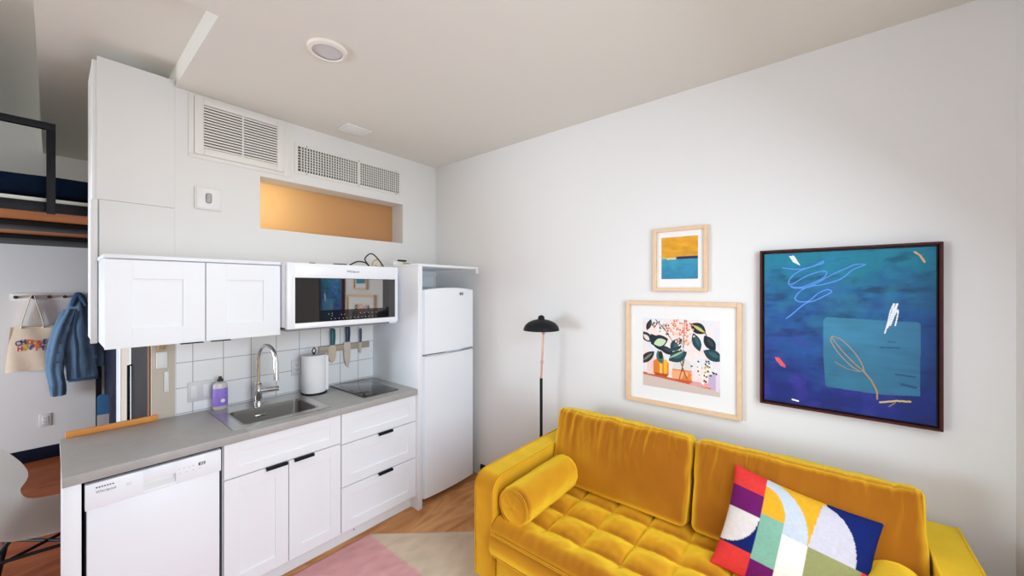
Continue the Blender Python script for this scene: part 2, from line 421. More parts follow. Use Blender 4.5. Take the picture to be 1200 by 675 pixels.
# left wall: hall window, plus an upper one added to light the loft
w = MB(); hz = (3.0, 5.4, 0.4, 1.98, 2.34, 3.08)
w.box(XL - .1, XL, YR, hz[0], 0, 3.2); w.box(XL - .1, XL, hz[1], YF, 0, 3.2)
w.box(XL - .1, XL, hz[0], hz[1], 0, hz[2]); w.box(XL - .1, XL, hz[0], hz[1], hz[3], hz[4]); w.box(XL - .1, XL, hz[0], hz[1], hz[5], 3.2)
w.build('wall_left', M['wall'], kind=S)
for k, (za, zb_) in enumerate(((hz[2], hz[3]), (hz[4], hz[5]))):
    f = MB()
    for q in ((hz[0], hz[1], za, za + .05), (hz[0], hz[1], zb_ - .05, zb_), (hz[0], hz[0] + .05, za, zb_), (hz[1] - .05, hz[1], za, zb_)):
        f.box(XL - .08, XL - .03, q[0], q[1], q[2], q[3])
    fo = f.build('window_%d' % (k + 3), M['black'], kind=S)
    MB().box(XL - .06, XL - .055, hz[0] + .05, hz[1] - .05, za + .05, zb_ - .05).build('pane', M['pane'], fo)
# skirting
MB().box(XW - .014, XW, YR, 2.31, 0, .10, .003).build('baseboard_right', M['navy_base'], kind=S)
MB().box(XL, 0.345, YF - .014, YF, 0, .12, .003).build('baseboard_far', M['navy_base'], kind=S)
# small lit room behind the transom
w = MB(); bx0, bx1, by0, by1, bz0, bz1 = 0.46, 2.35, 3.13, 4.1, 1.5, 2.8
w.box(bx0, bx1, by1, by1 + .05, bz0, bz1); w.box(bx1, bx1 + .05, by0, by1, bz0, bz1)
w.box(bx0, bx1, by0, by1, bz0 - .05, bz0); w.box(bx0, bx1, by0, by1, bz1, bz1 + .05)
w.build('wall_bathroom', M['tan'], kind=S)
MB().box(0.895, 2.02, 3.10, 3.108, 2.055, 2.408).build('window_5', M['frosted'], kind=S)
MB().box(0.464, 1.72, YK - .008, YK, 0.90, 1.366).build('trim_1', M['tile'], kind=S)
# entrance door on the hall wall: black leaf and frame, seen edge-on
d = MB(); d.box(.352, .36, 4.67, 5.78, 0, 2.03, .003); d.build('door_1', M['navy_base'], kind=S)
MB().box(.353, .36, 4.37, 4.66, 0, 2.05, .002).build('trim_2', M['white'], kind=S)
do = MB().box(.352, .36, 3.02, 3.70, 0, 2.03, .003).build('door_2', M['black'], kind=S)
MB().tube([(.352, 3.66, 1.12), (.335, 3.66, 1.12), (.335, 3.66, .72), (.352, 3.66, .72)], .008).build('door_handle', M['black'], do)
MB().box(.351, .36, 3.715, 3.775, 0, 2.05, .002).build('trim_3', M['white'], kind=S)
MB().box(.352, .36, 2.955, 3.01, 0, 2.05, .002).build('trim_4', M['brown_edge'], kind=S)

# ------------------------------------------------------------------ kitchen
def shaker(x0, x1, z0, z1, y, t=.019, rail=.065):
    """framed front facing -y, its outer face at y"""
    b = MB(); b.box(x0 + .01, x1 - .01, y + .007, y + t, z0 + .01, z1 - .01)
    rz = min(rail, (z1 - z0) * .28)
    b.box(x0, x0 + rail, y, y + t, z0, z1, .0012, 1); b.box(x1 - rail, x1, y, y + t, z0, z1, .0012, 1)
    b.box(x0 + rail - .001, x1 - rail + .001, y, y + t, z0, z0 + rz, .0012, 1); b.box(x0 + rail - .001, x1 - rail + .001, y, y + t, z1 - rz, z1, .0012, 1)
    return b
YD = 2.322
# worktop with sink cut-out
sx0, sx1, sy0, sy1 = .655, 1.065, 2.415, 2.735
b = MB(); zb, zt_ = .86, .90
b.box(.027, sx0, 2.305, 2.922, zb, zt_, .002); b.box(sx1, 1.718, 2.305, 2.922, zb, zt_, .002)
b.box(sx0 - .001, sx1 + .001, 2.305, sy0, zb, zt_, .002); b.box(sx0 - .001, sx1 + .001, sy1, 2.922, zb, zt_, .002)
tag(b.build('worktop', M['worktop']), 'long grey worktop running over the dishwasher and base cabinets', 'countertop')
tag(MB().box(.045, .384, 2.902, 2.921, .9005, .930, .002).build('wood_upstand', M['orange_wood']), 'narrow orange wooden board along the back left edge of the grey worktop', 'wooden board')
tag(MB().box(.03, .078, 2.312, 2.90, 0, .859, .002).build('end_panel', M['white']), 'white end panel holding up the left end of the grey worktop', 'panel')

# dishwasher
t = thing('dishwasher', 'white built-in dishwasher at the left end under the grey worktop', 'dishwasher', (.312, 2.6, 0))
MB().box(.09, .534, 2.345, 2.87, .02, .845).build('tub_housing', M['dark_void'], t)
MB().box(.092, .532, 2.318, 2.345, .10, .738, .003).build('door', M['white_app'], t)
cp = MB()
hx0, hx1, hz0, hz1 = .259, .366, .752, .792
cp.box(.087, hx0, 2.312, 2.345, .739, .845, .002); cp.box(hx1, .537, 2.312, 2.345, .739, .845, .002)
cp.box(hx0 - .001, hx1 + .001, 2.312, 2.345, .739, hz0, .002); cp.box(hx0 - .001, hx1 + .001, 2.312, 2.345, hz1, .845, .002)
cp = cp.build('control_panel', M['white_app'], t)
MB().grid(lambda u, v: (hx0 + u * (hx1 - hx0), 2.317 + .022 * math.sin(math.pi * min(1, v * 1.15) * .5), hz0 + v * (hz1 - hz0)), 4, 8).build('grip_recess', M['white_plastic'], cp)
v = MB()
for k in range(7): v.box(.117 + k * .0078, .1215 + k * .0078, 2.3108, 2.3125, .8225, .8272)
v.build('vent_dots', M['black'], cp)
link('brand_mark', text_mesh('Whirlpool', .014, face_minus_y(.146, 2.3115, .806)), M['mark'], cp)
MB().box(.449, .474, 2.3105, 2.3125, .797, .810).build('display', M['black_plastic'], cp)
v = MB()
for k in range(3): v.box(.454 + k * .006, .4575 + k * .006, 2.3098, 2.3108, .799, .808)
v.build('display_digits', M['light_mark'], cp)
for q in [(.375 + k * .017, .382 + k * .017, .803, .8055) for k in range(4)] + [(.378 + k * .024, .385 + k * .024, .782, .784) for k in range(4)] + [(.205, .222, .806, .8075), (.205, .218, .800, .8015)]:
    MB().box(q[0], q[1], 2.3108, 2.3125, q[2], q[3]).build('button_mark', M['pale_grey'], cp)
MB().box(.09, .534, 2.40, 2.42, .0, .098).build('kick_plate', M['white'], t)

def bar_handle(x0, x1, z, y, parent, up=True):
    b = MB(); b.box(x0, x1, y - .014, y + .004, z - .003, z + .002, .0008, 1); b.box(x0, x1, y - .015, y - .011, z - .013, z + .002, .0008, 1)
    return b.build('handle', M['black'], parent)
# sink cabinet
t = thing('sink_cabinet', 'white base cabinet with two doors and a false front below the sink', 'cabinet', (.85, 2.6, 0))
b = MB(); b.box(.548, 1.150, YD + .021, 2.92, .10, .30); b.box(.548, .566, YD + .021, 2.92, .3, .858); b.box(1.132, 1.150, YD + .021, 2.92, .3, .858); b.box(.566, 1.132, YD + .021, YD + .04, .64, .70)
b.build('carcass', M['white'], t)
shaker(.551, 1.148, .678, .854, YD).build('false_front', M['white'], t)
d1 = shaker(.551, .848, .105, .672, YD).build('door', M['white'], t); bar_handle(.735, .842, .672, YD, d1)
d2 = shaker(.852, 1.148, .105, .672, YD).build('door', M['white'], t); bar_handle(.876, .985, .672, YD, d2)
MB().box(.54, 1.150, 2.392, 2.405, 0, .099).build('toe_kick', M['white'], t)
# drawer cabinet
t = thing('drawer_cabinet', 'white base cabinet with three drawers beside the refrigerator', 'cabinet', (1.44, 2.6, 0))
MB().box(1.1505, 1.716, YD + .021, 2.92, .10, .858).build('carcass', M['white'], t)
for z0, z1, hd in ((.665, .854, None), (.394, .659, .659), (.105, .388, .388)):
    d = shaker(1.154, 1.714, z0, z1, YD).build('drawer', M['white'], t)
    if hd: bar_handle(1.405, 1.515, hd, YD, d)
MB().box(1.1505, 1.716, 2.392, 2.405, 0, .099).build('toe_kick', M['white'], t)
MB().cyl((1.27, 2.388, .05), (1.27, 2.393, .05), .004, n=12).build('screw', M['mark'], t)

# fridge surround
t = thing('refrigerator_surround', 'tall white side panel with a shelf board above the refrigerator', 'cabinet', (2.05, 2.6, 0))
MB().box(1.719, 1.757, 2.30, 2.925, 0, 1.812, .0015).build('side_panel', M['white'], t)
MB().box(1.719, 2.352, 2.30, 2.925, 1.813, 1.831, .0015).build('top_board', M['white'], t)
MB().box(2.333, 2.352, 2.30, 2.32, 1.775, 1.8125, .001).build('cleat', M['white'], t)
MB().box(1.757, 2.352, 2.905, 2.925, 1.66, 1.8125).build('back_panel', M['white'], t)
MB().box(1.80, 2.352, 2.86, 2.904, 1.765, 1.8125, .001).build('support_rail', M['white'], t)

# refrigerator
t = thing('refrigerator', 'tall white top-freezer refrigerator in the corner', 'refrigerator', (2.05, 2.6, 0))
MB().box(1.772, 2.322, 2.37, 2.90, .03, 1.635, .006).build('body', M['white_app'], t)
def curved_door(z0, z1, crown):
    n = 24; b = MB(); bm = b.bm
    def ring(z, arch):
        out = []
        for i in range(n + 1):
            u = i / n; x = 1.770 + u * .554
            e = min(1, min(u, 1 - u) / .045); y = 2.30 + .018 * (2 * u - 1) ** 2 + .03 * (1 - math.sqrt(max(0, 1 - (1 - e) ** 2)))
            out.append(bm.verts.new((x, y, z + arch * (1 - (2 * u - 1) ** 2))))
        back = [bm.verts.new((1.770 + i / n * .554, 2.366, z + arch * (1 - (2 * i / n - 1) ** 2))) for i in range(n, -1, -1)]
        return out + back
    rows = [ring(z0, 0), ring(z0 + .005, 0), ring(z1 - .012, crown), ring(z1, crown)]
    for r_ in (0, 3):
        for i, vv in enumerate(rows[r_]):
            if i <= n: vv.co.y += .008
    for A, B in zip(rows, rows[1:]):
        m_ = len(A)
        for k in range(m_): bm.faces.new((A[k], A[(k + 1) % m_], B[(k + 1) % m_], B[k]))
    for Rr, rev in ((rows[0], 1), (rows[-1], 0)):
        for i in range(n):
            q = (Rr[i], Rr[i + 1], Rr[2 * n - i], Rr[2 * n + 1 - i]); bm.faces.new(q[::-1] if rev else q)
    return b
fz = curved_door(1.142, 1.632, .02).build('freezer_door', M['white_app'], t, angle=30)
MB().box(2.135, 2.172, 2.295, 2.302, 1.592, 1.612, .002).build('badge', M['badge'], fz)
MB().box(2.140, 2.167, 2.2935, 2.2955, 1.599, 1.605).build('badge_lettering', M['badge_light'], fz)
curved_door(.045, 1.128, 0).build('refrigerator_door', M['white_app'], t, angle=30)
MB().box(1.785, 2.31, 2.335, 2.368, 1.1285, 1.1415).build('door_gasket', M['grey_gap'], t)
MB().tube(smooth([(1.80, 2.306, 1.134), (1.95, 2.295, 1.134), (2.0, 2.292, 1.141), (2.12, 2.292, 1.143), (2.17, 2.296, 1.148), (2.28, 2.306, 1.150)], 5), .005).build('door_grip', M['pale_grey'], t)
for x in (1.80, 2.29):
    MB().cyl((x, 2.40, 0), (x, 2.40, .031), .015, n=14).build('foot', M['black_plastic'], t)
    MB().cyl((x, 2.85, 0), (x, 2.85, .031), .015, n=14).build('foot', M['black_plastic'], t)

# upper cabinet
t = thing('wall_cabinet', 'white two-door wall cabinet left of the microwave', 'cabinet', (.525, 2.75, 1.36))
MB().box(.157, .893, 2.591, 2.921, 1.368, 1.79, .001).build('carcass', M['white'], t)
MB().box(.153, .895, 2.565, 2.921, 1.791, 1.809, .001).build('top_board', M['white'], t)
d1 = shaker(.157, .527, 1.362, 1.786, 2.57, rail=.092).build('door', M['white'], t)
d2 = shaker(.531, .893, 1.362, 1.786, 2.57, rail=.092).build('door', M['white'], t)
for (x0, x1, p_) in ((.425, .519, d1), (.552, .640, d2)):
    MB().box(x0, x1, 2.558, 2.585, 1.357, 1.3615, .0008, 1).build('handle', M['black'], p_)

# microwave
t = thing('microwave', 'white over-counter microwave with a dark reflective door beside the white wall cabinet', 'microwave', (1.285, 2.7, 1.395))
MB().box(.900, 1.668, 2.52, 2.921, 1.405, 1.808, .002).build('housing', M['white_app'], t)
b = MB(); gx0, gx1, gz0, gz1 = .946, 1.648, 1.432, 1.714
b.box(.900, gx0, 2.485, 2.518, 1.398, 1.806, .003); b.box(gx1, 1.670, 2.485, 2.518, 1.398, 1.806, .003)
b.box(gx0 - .002, gx1 + .002, 2.485, 2.518, gz1, 1.806, .003); b.box(gx0 - .002, gx1 + .002, 2.485, 2.518, 1.398, gz0, .003)
dr = b.build('door', M['white_app'], t)
MB().box(gx0 - .001, gx1 + .001, 2.492, 2.517, gz0 - .001, gz1 + .001).build('door_glass', M['dark_glass'], dr)
MB().box(1.095, 1.545, 2.4908, 2.493, 1.505, 1.712).build('oven_window', M['oven_window'], dr)
link('brand_mark', text_mesh('Whirlpool', .021, face_minus_y(1.315, 2.4842, 1.762)), M['mark'], dr)
for k in range(13): MB().box(1.165 + k * .027, 1.170 + k * .027, 2.4912, 2.4925, 1.446, 1.4495).build('key_legend', M['pale_grey'], dr)
for k, (x, z) in enumerate(((1.15, 1.478), (1.172, 1.481), (1.172, 1.466), (1.235, 1.470), (1.255, 1.470), (1.37, 1.474), (1.40, 1.474), (1.43, 1.474), (1.46, 1.474), (1.49, 1.474))): MB().box(x, x + .005, 2.4912, 2.4925, z, z + .0035).build('key_legend', M['pale_grey'], dr)
MB().box(.902, 1.61, 2.495, 2.90, 1.385, 1.3975, .004).build('underside_grille', M['grey_gap'], t)
MB().box(1.60, 1.66, 2.487, 2.52, 1.386, 1.3975, .003).build('corner_clip', M['white_plastic'], t)

# things lying on top of the microwave
MWZ = 1.8085
def on_top(name, b, m, label, cat): return tag(b.build(name, m), label, cat)
on_top('cable_strip', MB().box(1.24, 1.33, 2.60, 2.62, MWZ, MWZ + .012, .002), M['black_plastic'], 'short flat black strip on top of the microwave, left of the cables', 'strip')
on_top('brown_strip', MB().box(1.08, 1.115, 2.60, 2.62, MWZ, MWZ + .01, .002), M['brown_edge'], 'tiny brown strip on top of the microwave, leftmost of the loose things there', 'strip')
on_top('power_cable', MB().tube(smooth([(1.36, 2.62, MWZ + .006), (1.42, 2.62, MWZ + .035), (1.48, 2.62, MWZ + .03), (1.52, 2.63, MWZ + .005), (1.50, 2.66, MWZ + .06), (1.55, 2.66, MWZ + .105), (1.60, 2.65, MWZ + .07), (1.64, 2.63, MWZ + .005)], 6), .005, 8), M['black_plastic'], 'black cable looping up above the microwave', 'cable')
on_top('yellow_cable', MB().tube(smooth([(1.585, 2.70, MWZ + .005), (1.60, 2.71, MWZ + .05), (1.64, 2.71, MWZ + .065), (1.665, 2.70, MWZ + .03), (1.64, 2.69, MWZ + .005), (1.60, 2.69, MWZ + .02)], 6), .006, 8), M['yellow_wire'], 'pale yellow coiled cable on top of the microwave beside the black cable', 'cable')
t = thing('power_adapter', 'white power adapter box with black and tan end lying on the refrigerator surround', 'adapter', (1.80, 2.64, 1.8315))
MB().box(1.722, 1.81, 2.62, 2.66, 1.8315, 1.862, .004).build('adapter_body', M['white_plastic'], t)
MB().box(1.811, 1.835, 2.625, 2.655, 1.8315, 1.865, .002).build('adapter_end', M['yellow_wire'], t)
MB().box(1.775, 1.85, 2.63, 2.65, 1.866, 1.880, .003).build('plug', M['black_plastic'], t)
MB().tube(smooth([(1.835, 2.64, 1.85), (1.87, 2.64, 1.852), (1.90, 2.64, 1.845), (1.93, 2.64, 1.834)], 5), .003, 8).build('lead', M['mark'], t)

# tall white wall box left of the vents
t = thing('tall_cabinet', 'tall white boxed cupboard reaching the ceiling recess above the wall cabinet', 'cabinet', (.30, 3.1, 1.36))
MB().box(.136, .458, 2.946, 3.128, 1.368, 2.85, .001).box(.136, .358, 3.127, 3.29, 1.368, 2.85, .001).build('carcass', M['wall'], t)
MB().box(.152, .459, 2.925, 2.945, 2.118, 2.866, .0012).build('door', M['wall'], t)
MB().box(.160, .459, 2.926, 2.945, 1.3685, 2.1165, .0008).build('door', M['wall'], t)
MB().box(.129, .1535, 2.915, 2.943, 1.362, 2.110, .0015).build('edge_strip', M['wall'], t)

# sink
t = thing('sink', 'stainless steel drop-in sink in the grey worktop', 'sink', (.86, 2.6, .72))
b = MB(); rz0, rz1 = .9005, .9045
ox0, ox1, oy0, oy1 = .603, 1.112, 2.378, 2.880
for q in ((ox0, sx0 + .012, oy0, oy1), (sx1 - .012, ox1, oy0, oy1), (sx0 + .012, sx1 - .012, oy0, sy0 + .012), (sx0 + .012, sx1 - .012, sy1 - .012, oy1)):
    b.box(q[0], q[1], q[2], q[3], rz0, rz1)
b.build('rim', M['steel'], t)
def rrect(x0, x1, y0, y1, r, n=6):
    out = []
    for cx, cy, a0 in ((x1 - r, y1 - r, 0), (x0 + r, y1 - r, 90), (x0 + r, y0 + r, 180), (x1 - r, y0 + r, 270)):
        for k in range(n + 1):
            a = R(a0 + 90 * k / n); out.append((cx + r * math.cos(a), cy + r * math.sin(a)))
    return out
b = MB(); rings = []
for ins, z, r_ in ((.0, .9046, .03), (.012, .9046, .03), (.013, .88, .03), (.016, .77, .035), (.024, .752, .04), (.04, .745, .05), (.12, .742, .02)):
    rings.append([b.bm.verts.new((x, y, z)) for x, y in rrect(sx0 + ins, sx1 - ins, sy0 + ins, sy1 - ins, r_)])
for A, B in zip(rings, rings[1:]):
    n_ = len(A)
    for k in range(n_): b.bm.faces.new((A[k], A[(k + 1) % n_], B[(k + 1) % n_], B[k]))
b.bm.faces.new(rings[-1]); b.build('bowl', M['steel_bowl'], t)
MB().lathe([(0, .002), (.02, .002), (.03, .004), (.034, .001), (.034, -.004)], (.86, 2.595, .743), 24).build('drain', M['chrome'], t)
MB().box(.80, .86, 2.714, 2.7195, .845, .856, .002).build('overflow_slot', M['chrome'], t)

# faucet
t = thing('faucet', 'chrome gooseneck faucet with side lever behind the sink', 'faucet', (.848, 2.81, .905))
MB().lathe([(0, 0), (.027, 0), (.027, .008), (.022, .012), (.022, .125), (.016, .132), (0, .132)], (.848, 2.81, .905), 28).build('base', M['chrome'], t)
arc = [(.848, 2.81, 1.03), (.848, 2.81, 1.19)]
for k in range(1, 13):
    a = math.pi * k / 12; rr = .095
    arc.append((.848 + (1 - math.cos(a)) * rr * .20, 2.81 - (1 - math.cos(a)) * rr * .98, 1.19 + .095 * math.sin(a)))
MB().tube(arc, .0115, 16).build('spout', M['chrome'], t)
e = arc[-1]
MB().cyl((e[0], e[1], 1.192), (e[0] + .001, e[1] - .004, 1.075), .0145, .0155, 20).build('spray_head', M['chrome'], t)
MB().cyl((.862, 2.805, .985), (.955, 2.772, .988), .0165, .0165, 20).build('lever', M['chrome'], t)

# soap bottle
t = thing('soap_bottle', 'clear soap bottle with lilac label and black cap behind the sink', 'bottle', (.660, 2.862, .905))
sc_ = (.660, 2.862, .905)
MB().lathe([(0, 0), (.034, 0), (.037, .004), (.037, .145), (.033, .158), (.018, .165), (.013, .167), (.013, .175), (0, .175)], sc_, 30, 1, .75).build('bottle_body', M['soap'], t)
MB().lathe([(.0374, .022), (.0382, .024), (.0382, .128), (.0374, .130)], sc_, 30, 1, .75).build('label_wrap', M['lilac'], t)
MB().lathe([(0, .2), (.006, .2), (.009, .197), (.009, .188), (.015, .184), (.016, .17), (0, .17)], sc_, 20).build('cap', M['black_plastic'], t)
MB().lathe([(0, 0), (.011, 0), (.011, .0015), (0, .0015)], (0, 0, 0), 20)
lb = MB(); lb.cyl((.667, 2.8335, .960), (.667, 2.8318, .960), .011, n=20); lb.build('label_spot', M['light_mark'], t)

# paper towel
t = thing('paper_towel_holder', 'white paper towel roll on a black stand beside the cooktop', 'paper towel', (1.19, 2.80, .90))
MB().lathe([(0, 0), (.083, 0), (.085, .004), (.083, .010), (0, .010)], (1.19, 2.80, .9005), 40).build('base', M['black'], t)
MB().lathe([(.02, .012), (.076, .012), (.078, .015), (.078, .271), (.076, .274), (.022, .274), (.02, .27), (.02, .012)], (1.19, 2.80, .9005), 48).build('roll', M['paper'], t)
MB().cyl((1.19, 2.80, .91), (1.19, 2.80, 1.19), .006).tube(smooth([(1.182, 2.80, 1.186), (1.178, 2.80, 1.205), (1.19, 2.80, 1.222), (1.202, 2.80, 1.205), (1.198, 2.80, 1.186)], 5), .004, 8).build('rod', M['black'], t)
MB().box(1.252, 1.274, 2.755, 2.80, .915, 1.165, .004).build('loose_sheet', M['paper'], t)

# cooktop
t = thing('cooktop', 'black glass cooktop set on the grey worktop beside the refrigerator panel', 'cooktop', (1.475, 2.64, .90))
MB().box(1.345, 1.615, 2.395, 2.885, .9005, .909, .002).build('glass_top', M['cooktop'], t)

# wall plates
def plate(name, x0, x1, z0, z1, label, cat, y=2.922, toggles=2, slots=False, facing_m='white_plastic'):
    t = thing(name, label, cat, ((x0 + x1) / 2, y, z0))
    MB().box(x0, x1, y - .008, y - .0005, z0, z1, .003).build('cover_plate', M['plate'], t)
    w_ = (x1 - x0) / toggles
    for k in range(toggles):
        a = x0 + w_ * k + w_ * .25; b_ = x0 + w_ * (k + 1) - w_ * .25
        q = MB().box(a, b_, y - .0115, y - .0081, z0 + (z1 - z0) * .2, z1 - (z1 - z0) * .2, .001).build('rocker' if not slots else 'socket_face', M[facing_m], t)
        if slots:
            v = MB()
            for zz in (.34, .62):
                zc = z0 + (z1 - z0) * zz
                v.box(a + (b_ - a) * .25, a + (b_ - a) * .36, y - .0122, y - .0116, zc, zc + .012); v.box(a + (b_ - a) * .64, a + (b_ - a) * .75, y - .0122, y - .0116, zc, zc + .012)
                v.box(a + (b_ - a) * .42, a + (b_ - a) * .58, y - .0122, y - .0116, zc - .009, zc - .004)
            v.build('slots', M['socket'], q)
plate('light_switch', .515, .63, .965, 1.085, 'white double switch plate on the tiles behind the soap bottle', 'switch')
plate('wall_outlet', 1.085, 1.155, 1.02, 1.135, 'white outlet on the tiles half hidden by the paper towel roll', 'outlet', toggles=1, slots=True)
plate('wall_outlet', -.072, .002, .315, .435, 'white outlet low on the hallway wall below the denim jacket', 'outlet', y=YF, toggles=1, slots=True)

# knife rack and knives
t = tag(MB().box(1.27, 1.676, 2.900, 2.9215, 1.160, 1.207, .002).build('knife_rack', M['rack_wood']), 'taupe magnetic knife bar on the tiles below the microwave', 'knife rack')
def knife(x, ztop, zmid, ztip, w, hm, label, round_tip):
    y = 2.8985
    t = thing('knife', label, 'knife', (x, y, ztip), 'knives on the magnetic bar')
    hw = w * .32
    MB().tube([(x + hw * .2, y - .006, ztop), (x, y - .006, ztop - .012), (x + hw * .1, y - .006, (ztop + zmid) / 2), (x, y - .006, zmid)], [hw * .7, hw, hw * 1.0, hw * .85], 14, flat=(.55, 1)).build('handle', M[hm], t)
    if round_tip: out = [(-.3, 0), (-.5, -.15), (-.52, -.55), (-.38, -.85), (0, -1), (.38, -.85), (.5, -.5), (.42, -.12), (.3, 0)]
    else: out = [(-.45, 0), (-.5, -.12), (-.45, -.6), (-.25, -.85), (.12, -1), (.36, -.7), (.45, -.3), (.42, 0)]
    L_ = zmid - ztip
    MB().prism([(x + a * w, zmid + b * L_) for a, b in out], lambda a, b, s_: (a, y - .001 + .0025 * s_, b)).build('blade', M['blade'], t)
knife(1.368, 1.338, 1.212, 1.075, .060, 'teal', 'knife with teal handle and broad rounded blade, leftmost on the bar', True)
knife(1.487, 1.352, 1.224, 1.018, .058, 'navy_handle', 'largest knife with long pointed blade in the middle of the bar', False)
knife(1.594, 1.322, 1.21, 1.118, .030, 'navy_handle', 'small paring knife with dark blue handle, rightmost on the bar', False)

# ------------------------------------------------------------------ vents and fixtures on the kitchen wall
t = thing('return_air_vent', 'large white louvred vent high on the kitchen wall', 'vent', (.79, 2.93, 2.46))
vx0, vx1, vz0, vz1 = .547, 1.040, 2.465, 2.814; y = YK
b = MB()
b.box(vx0, vx0 + .045, y - .014, y - .0005, vz0, vz1, .002); b.box(vx1 - .045, vx1, y - .014, y - .0005, vz0, vz1, .002)
b.box(vx0 + .045, vx1 - .045, y - .014, y - .0005, vz0, vz0 + .042, .002); b.box(vx0 + .045, vx1 - .045, y - .014, y - .0005, vz1 - .042, vz1, .002)
b.build('frame', M['vent'], t)
MB().box(vx0 + .04, vx1 - .04, y - .0035, y - .0005, vz0 + .04, vz1 - .04).build('duct_opening', M['dark_void'], t)
n_ = 15; zz0, zz1 = vz0 + .042, vz1 - .042
b = MB()
for k in range(n_):
    zc = zz0 + (k + .5) * (zz1 - zz0) / n_
    b.box(vx0 + .045, vx1 - .045, -.0055, .0055, -.0048, .0048, mx=Matrix.Translation((0, y - .0095, zc)) @ Matrix.Rotation(R(28), 4, 'X'))
b.box((vx0 + vx1) / 2 - .004, (vx0 + vx1) / 2 + .004, y - .0155, y - .004, zz0, zz1)
b.build('louvres', M['vent'], t)
b = MB()                                                  # flat access frame around the vent
b.box(1.0405, 1.085, y - .006, y - .0005, 2.44, 2.82, .001); b.box(.520, 1.0405, y - .006, y - .0005, 2.44, 2.4645, .001); b.box(.520, .5465, y - .006, y - .0005, 2.4645, 2.82, .001)
b.build('outer_frame', M['vent'], t)

t = thing('supply_air_grille', 'long white grid grille above the amber transom window', 'vent', (1.55, 2.93, 2.49))
gx0, gx1, gz0, gz1 = 1.132, 1.976, 2.500, 2.678
MB().box(gx0, gx1, y - .004, y - .0005, gz0, gz1).build('duct_opening', M['dark_void'], t)
b = MB()
for q in ((gx0 - .022, gx0, gz0 - .022, gz1 + .022), (gx1, gx1 + .022, gz0 - .022, gz1 + .022), (gx0, gx1, gz0 - .022, gz0), (gx0, gx1, gz1, gz1 + .022)):
    b.box(q[0], q[1], y - .006, y - .0005, q[2], q[3], .001)
b.box(1.585, 1.609, y - .010, y - .0005, gz0, gz1)
b.build('frame', M['vent'], t)
b = MB()
for k in range(1, 43):
    x = gx0 + k * (gx1 - gx0) / 43
    if abs(x - 1.597) < .012: continue
    b.box(x - .0032, x + .0032, y - .014, y - .0045, gz0, gz1)
for k in range(1, 9):
    z = gz0 + k * (gz1 - gz0) / 9; b.box(gx0, gx1, y - .0095, y - .0042, z - .0028, z + .0028)
b.build('grid_bars', M['vent'], t)
for x in (gx0 + .06, 1.597, gx1 - .03):
    for z in (gz0 - .012, gz1 + .012): MB().cyl((x, y - .0075, z), (x, y - .0055, z), .004, n=10).build('screw', M['mark'], t)

t = thing('wall_sensor', 'square pale plate with a grey sensor on the wall left of the transom window', 'sensor', (.615, 2.93, 2.13))
MB().box(.548, .682, y - .012, y - .0005, 2.132, 2.268, .004).build('back_plate', M['vent'], t)
MB().box(.556, .674, y - .017, y - .0125, 2.140, 2.260, .002).build('cover', M['white_plastic'], t)
MB().box(.600, .628, y - .030, y - .0175, 2.172, 2.232, .008).build('lens', M['grey_lens'], t)

# ceiling fixtures
t = thing('ceiling_light', 'round white recessed light in the ceiling', 'ceiling light', (.866, 1.885, ZC))
MB().lathe([(.068, -.012), (.072, -.018), (.088, -.014), (.092, -.0005), (.068, -.0005)], (.866, 1.885, ZC), 48).build('trim_ring', M['trim_lamp'], t)
MB().lathe([(0, -.009), (.069, -.009), (.069, -.004), (0, -.004)], (.866, 1.885, ZC), 40).build('diffuser', M['diffuser'], t)
t = thing('ceiling_vent', 'small square white exhaust cover on the ceiling above the transom', 'vent', (1.43, 2.68, ZC))
MB().box(1.335, 1.525, 2.60, 2.755, ZC - .012, ZC - .0005, .003).build('cover_plate', M['white_plastic'], t)
MB().box(1.355, 1.505, 2.62, 2.735, ZC - .02, ZC - .0125, .004).build('raised_centre', M['white_plastic'], t)

# charger and clip on the end of the wall
t = thing('wall_charger', 'white plug-in charger with a looped cord on the wall end left of the tiles', 'charger', (.40, 2.93, 1.2))
MB().box(.378, .425, 2.912, 2.9295, 1.19, 1.285, .003).build('charger_body', M['white_plastic'], t)
MB().tube(smooth([(.39, 2.915, 1.285), (.385, 2.905, 1.31), (.392, 2.90, 1.335), (.405, 2.90, 1.33), (.402, 2.905, 1.305), (.415, 2.905, 1.30), (.42, 2.90, 1.33), (.426, 2.905, 1.345)], 5), .004, 8).build('cord', M['yellow_wire'], t)
tag(MB().box(.412, .432, 2.912, 2.9295, 1.05, 1.17, .004).build('wall_clip', M['white_plastic']), 'narrow white strip fixed to the wall end below the charger', 'clip')

# ------------------------------------------------------------------ hallway
t = thing('coat_rack', 'pale coat rail with dark pegs on the hallway wall', 'coat rack', (.03, 5.79, 1.53))
MB().box(-.23, .335, YF - .016, YF - .001, 1.535, 1.60, .003).build('rail', M['wall'], t)
for k, x in enumerate((-.205, -.108, -.008, .087, .165, .27)):
    MB().cyl((x, YF - .016, 1.56), (x, YF - .06, 1.565), .011, .015, 14).build('peg', M['peg'], t)

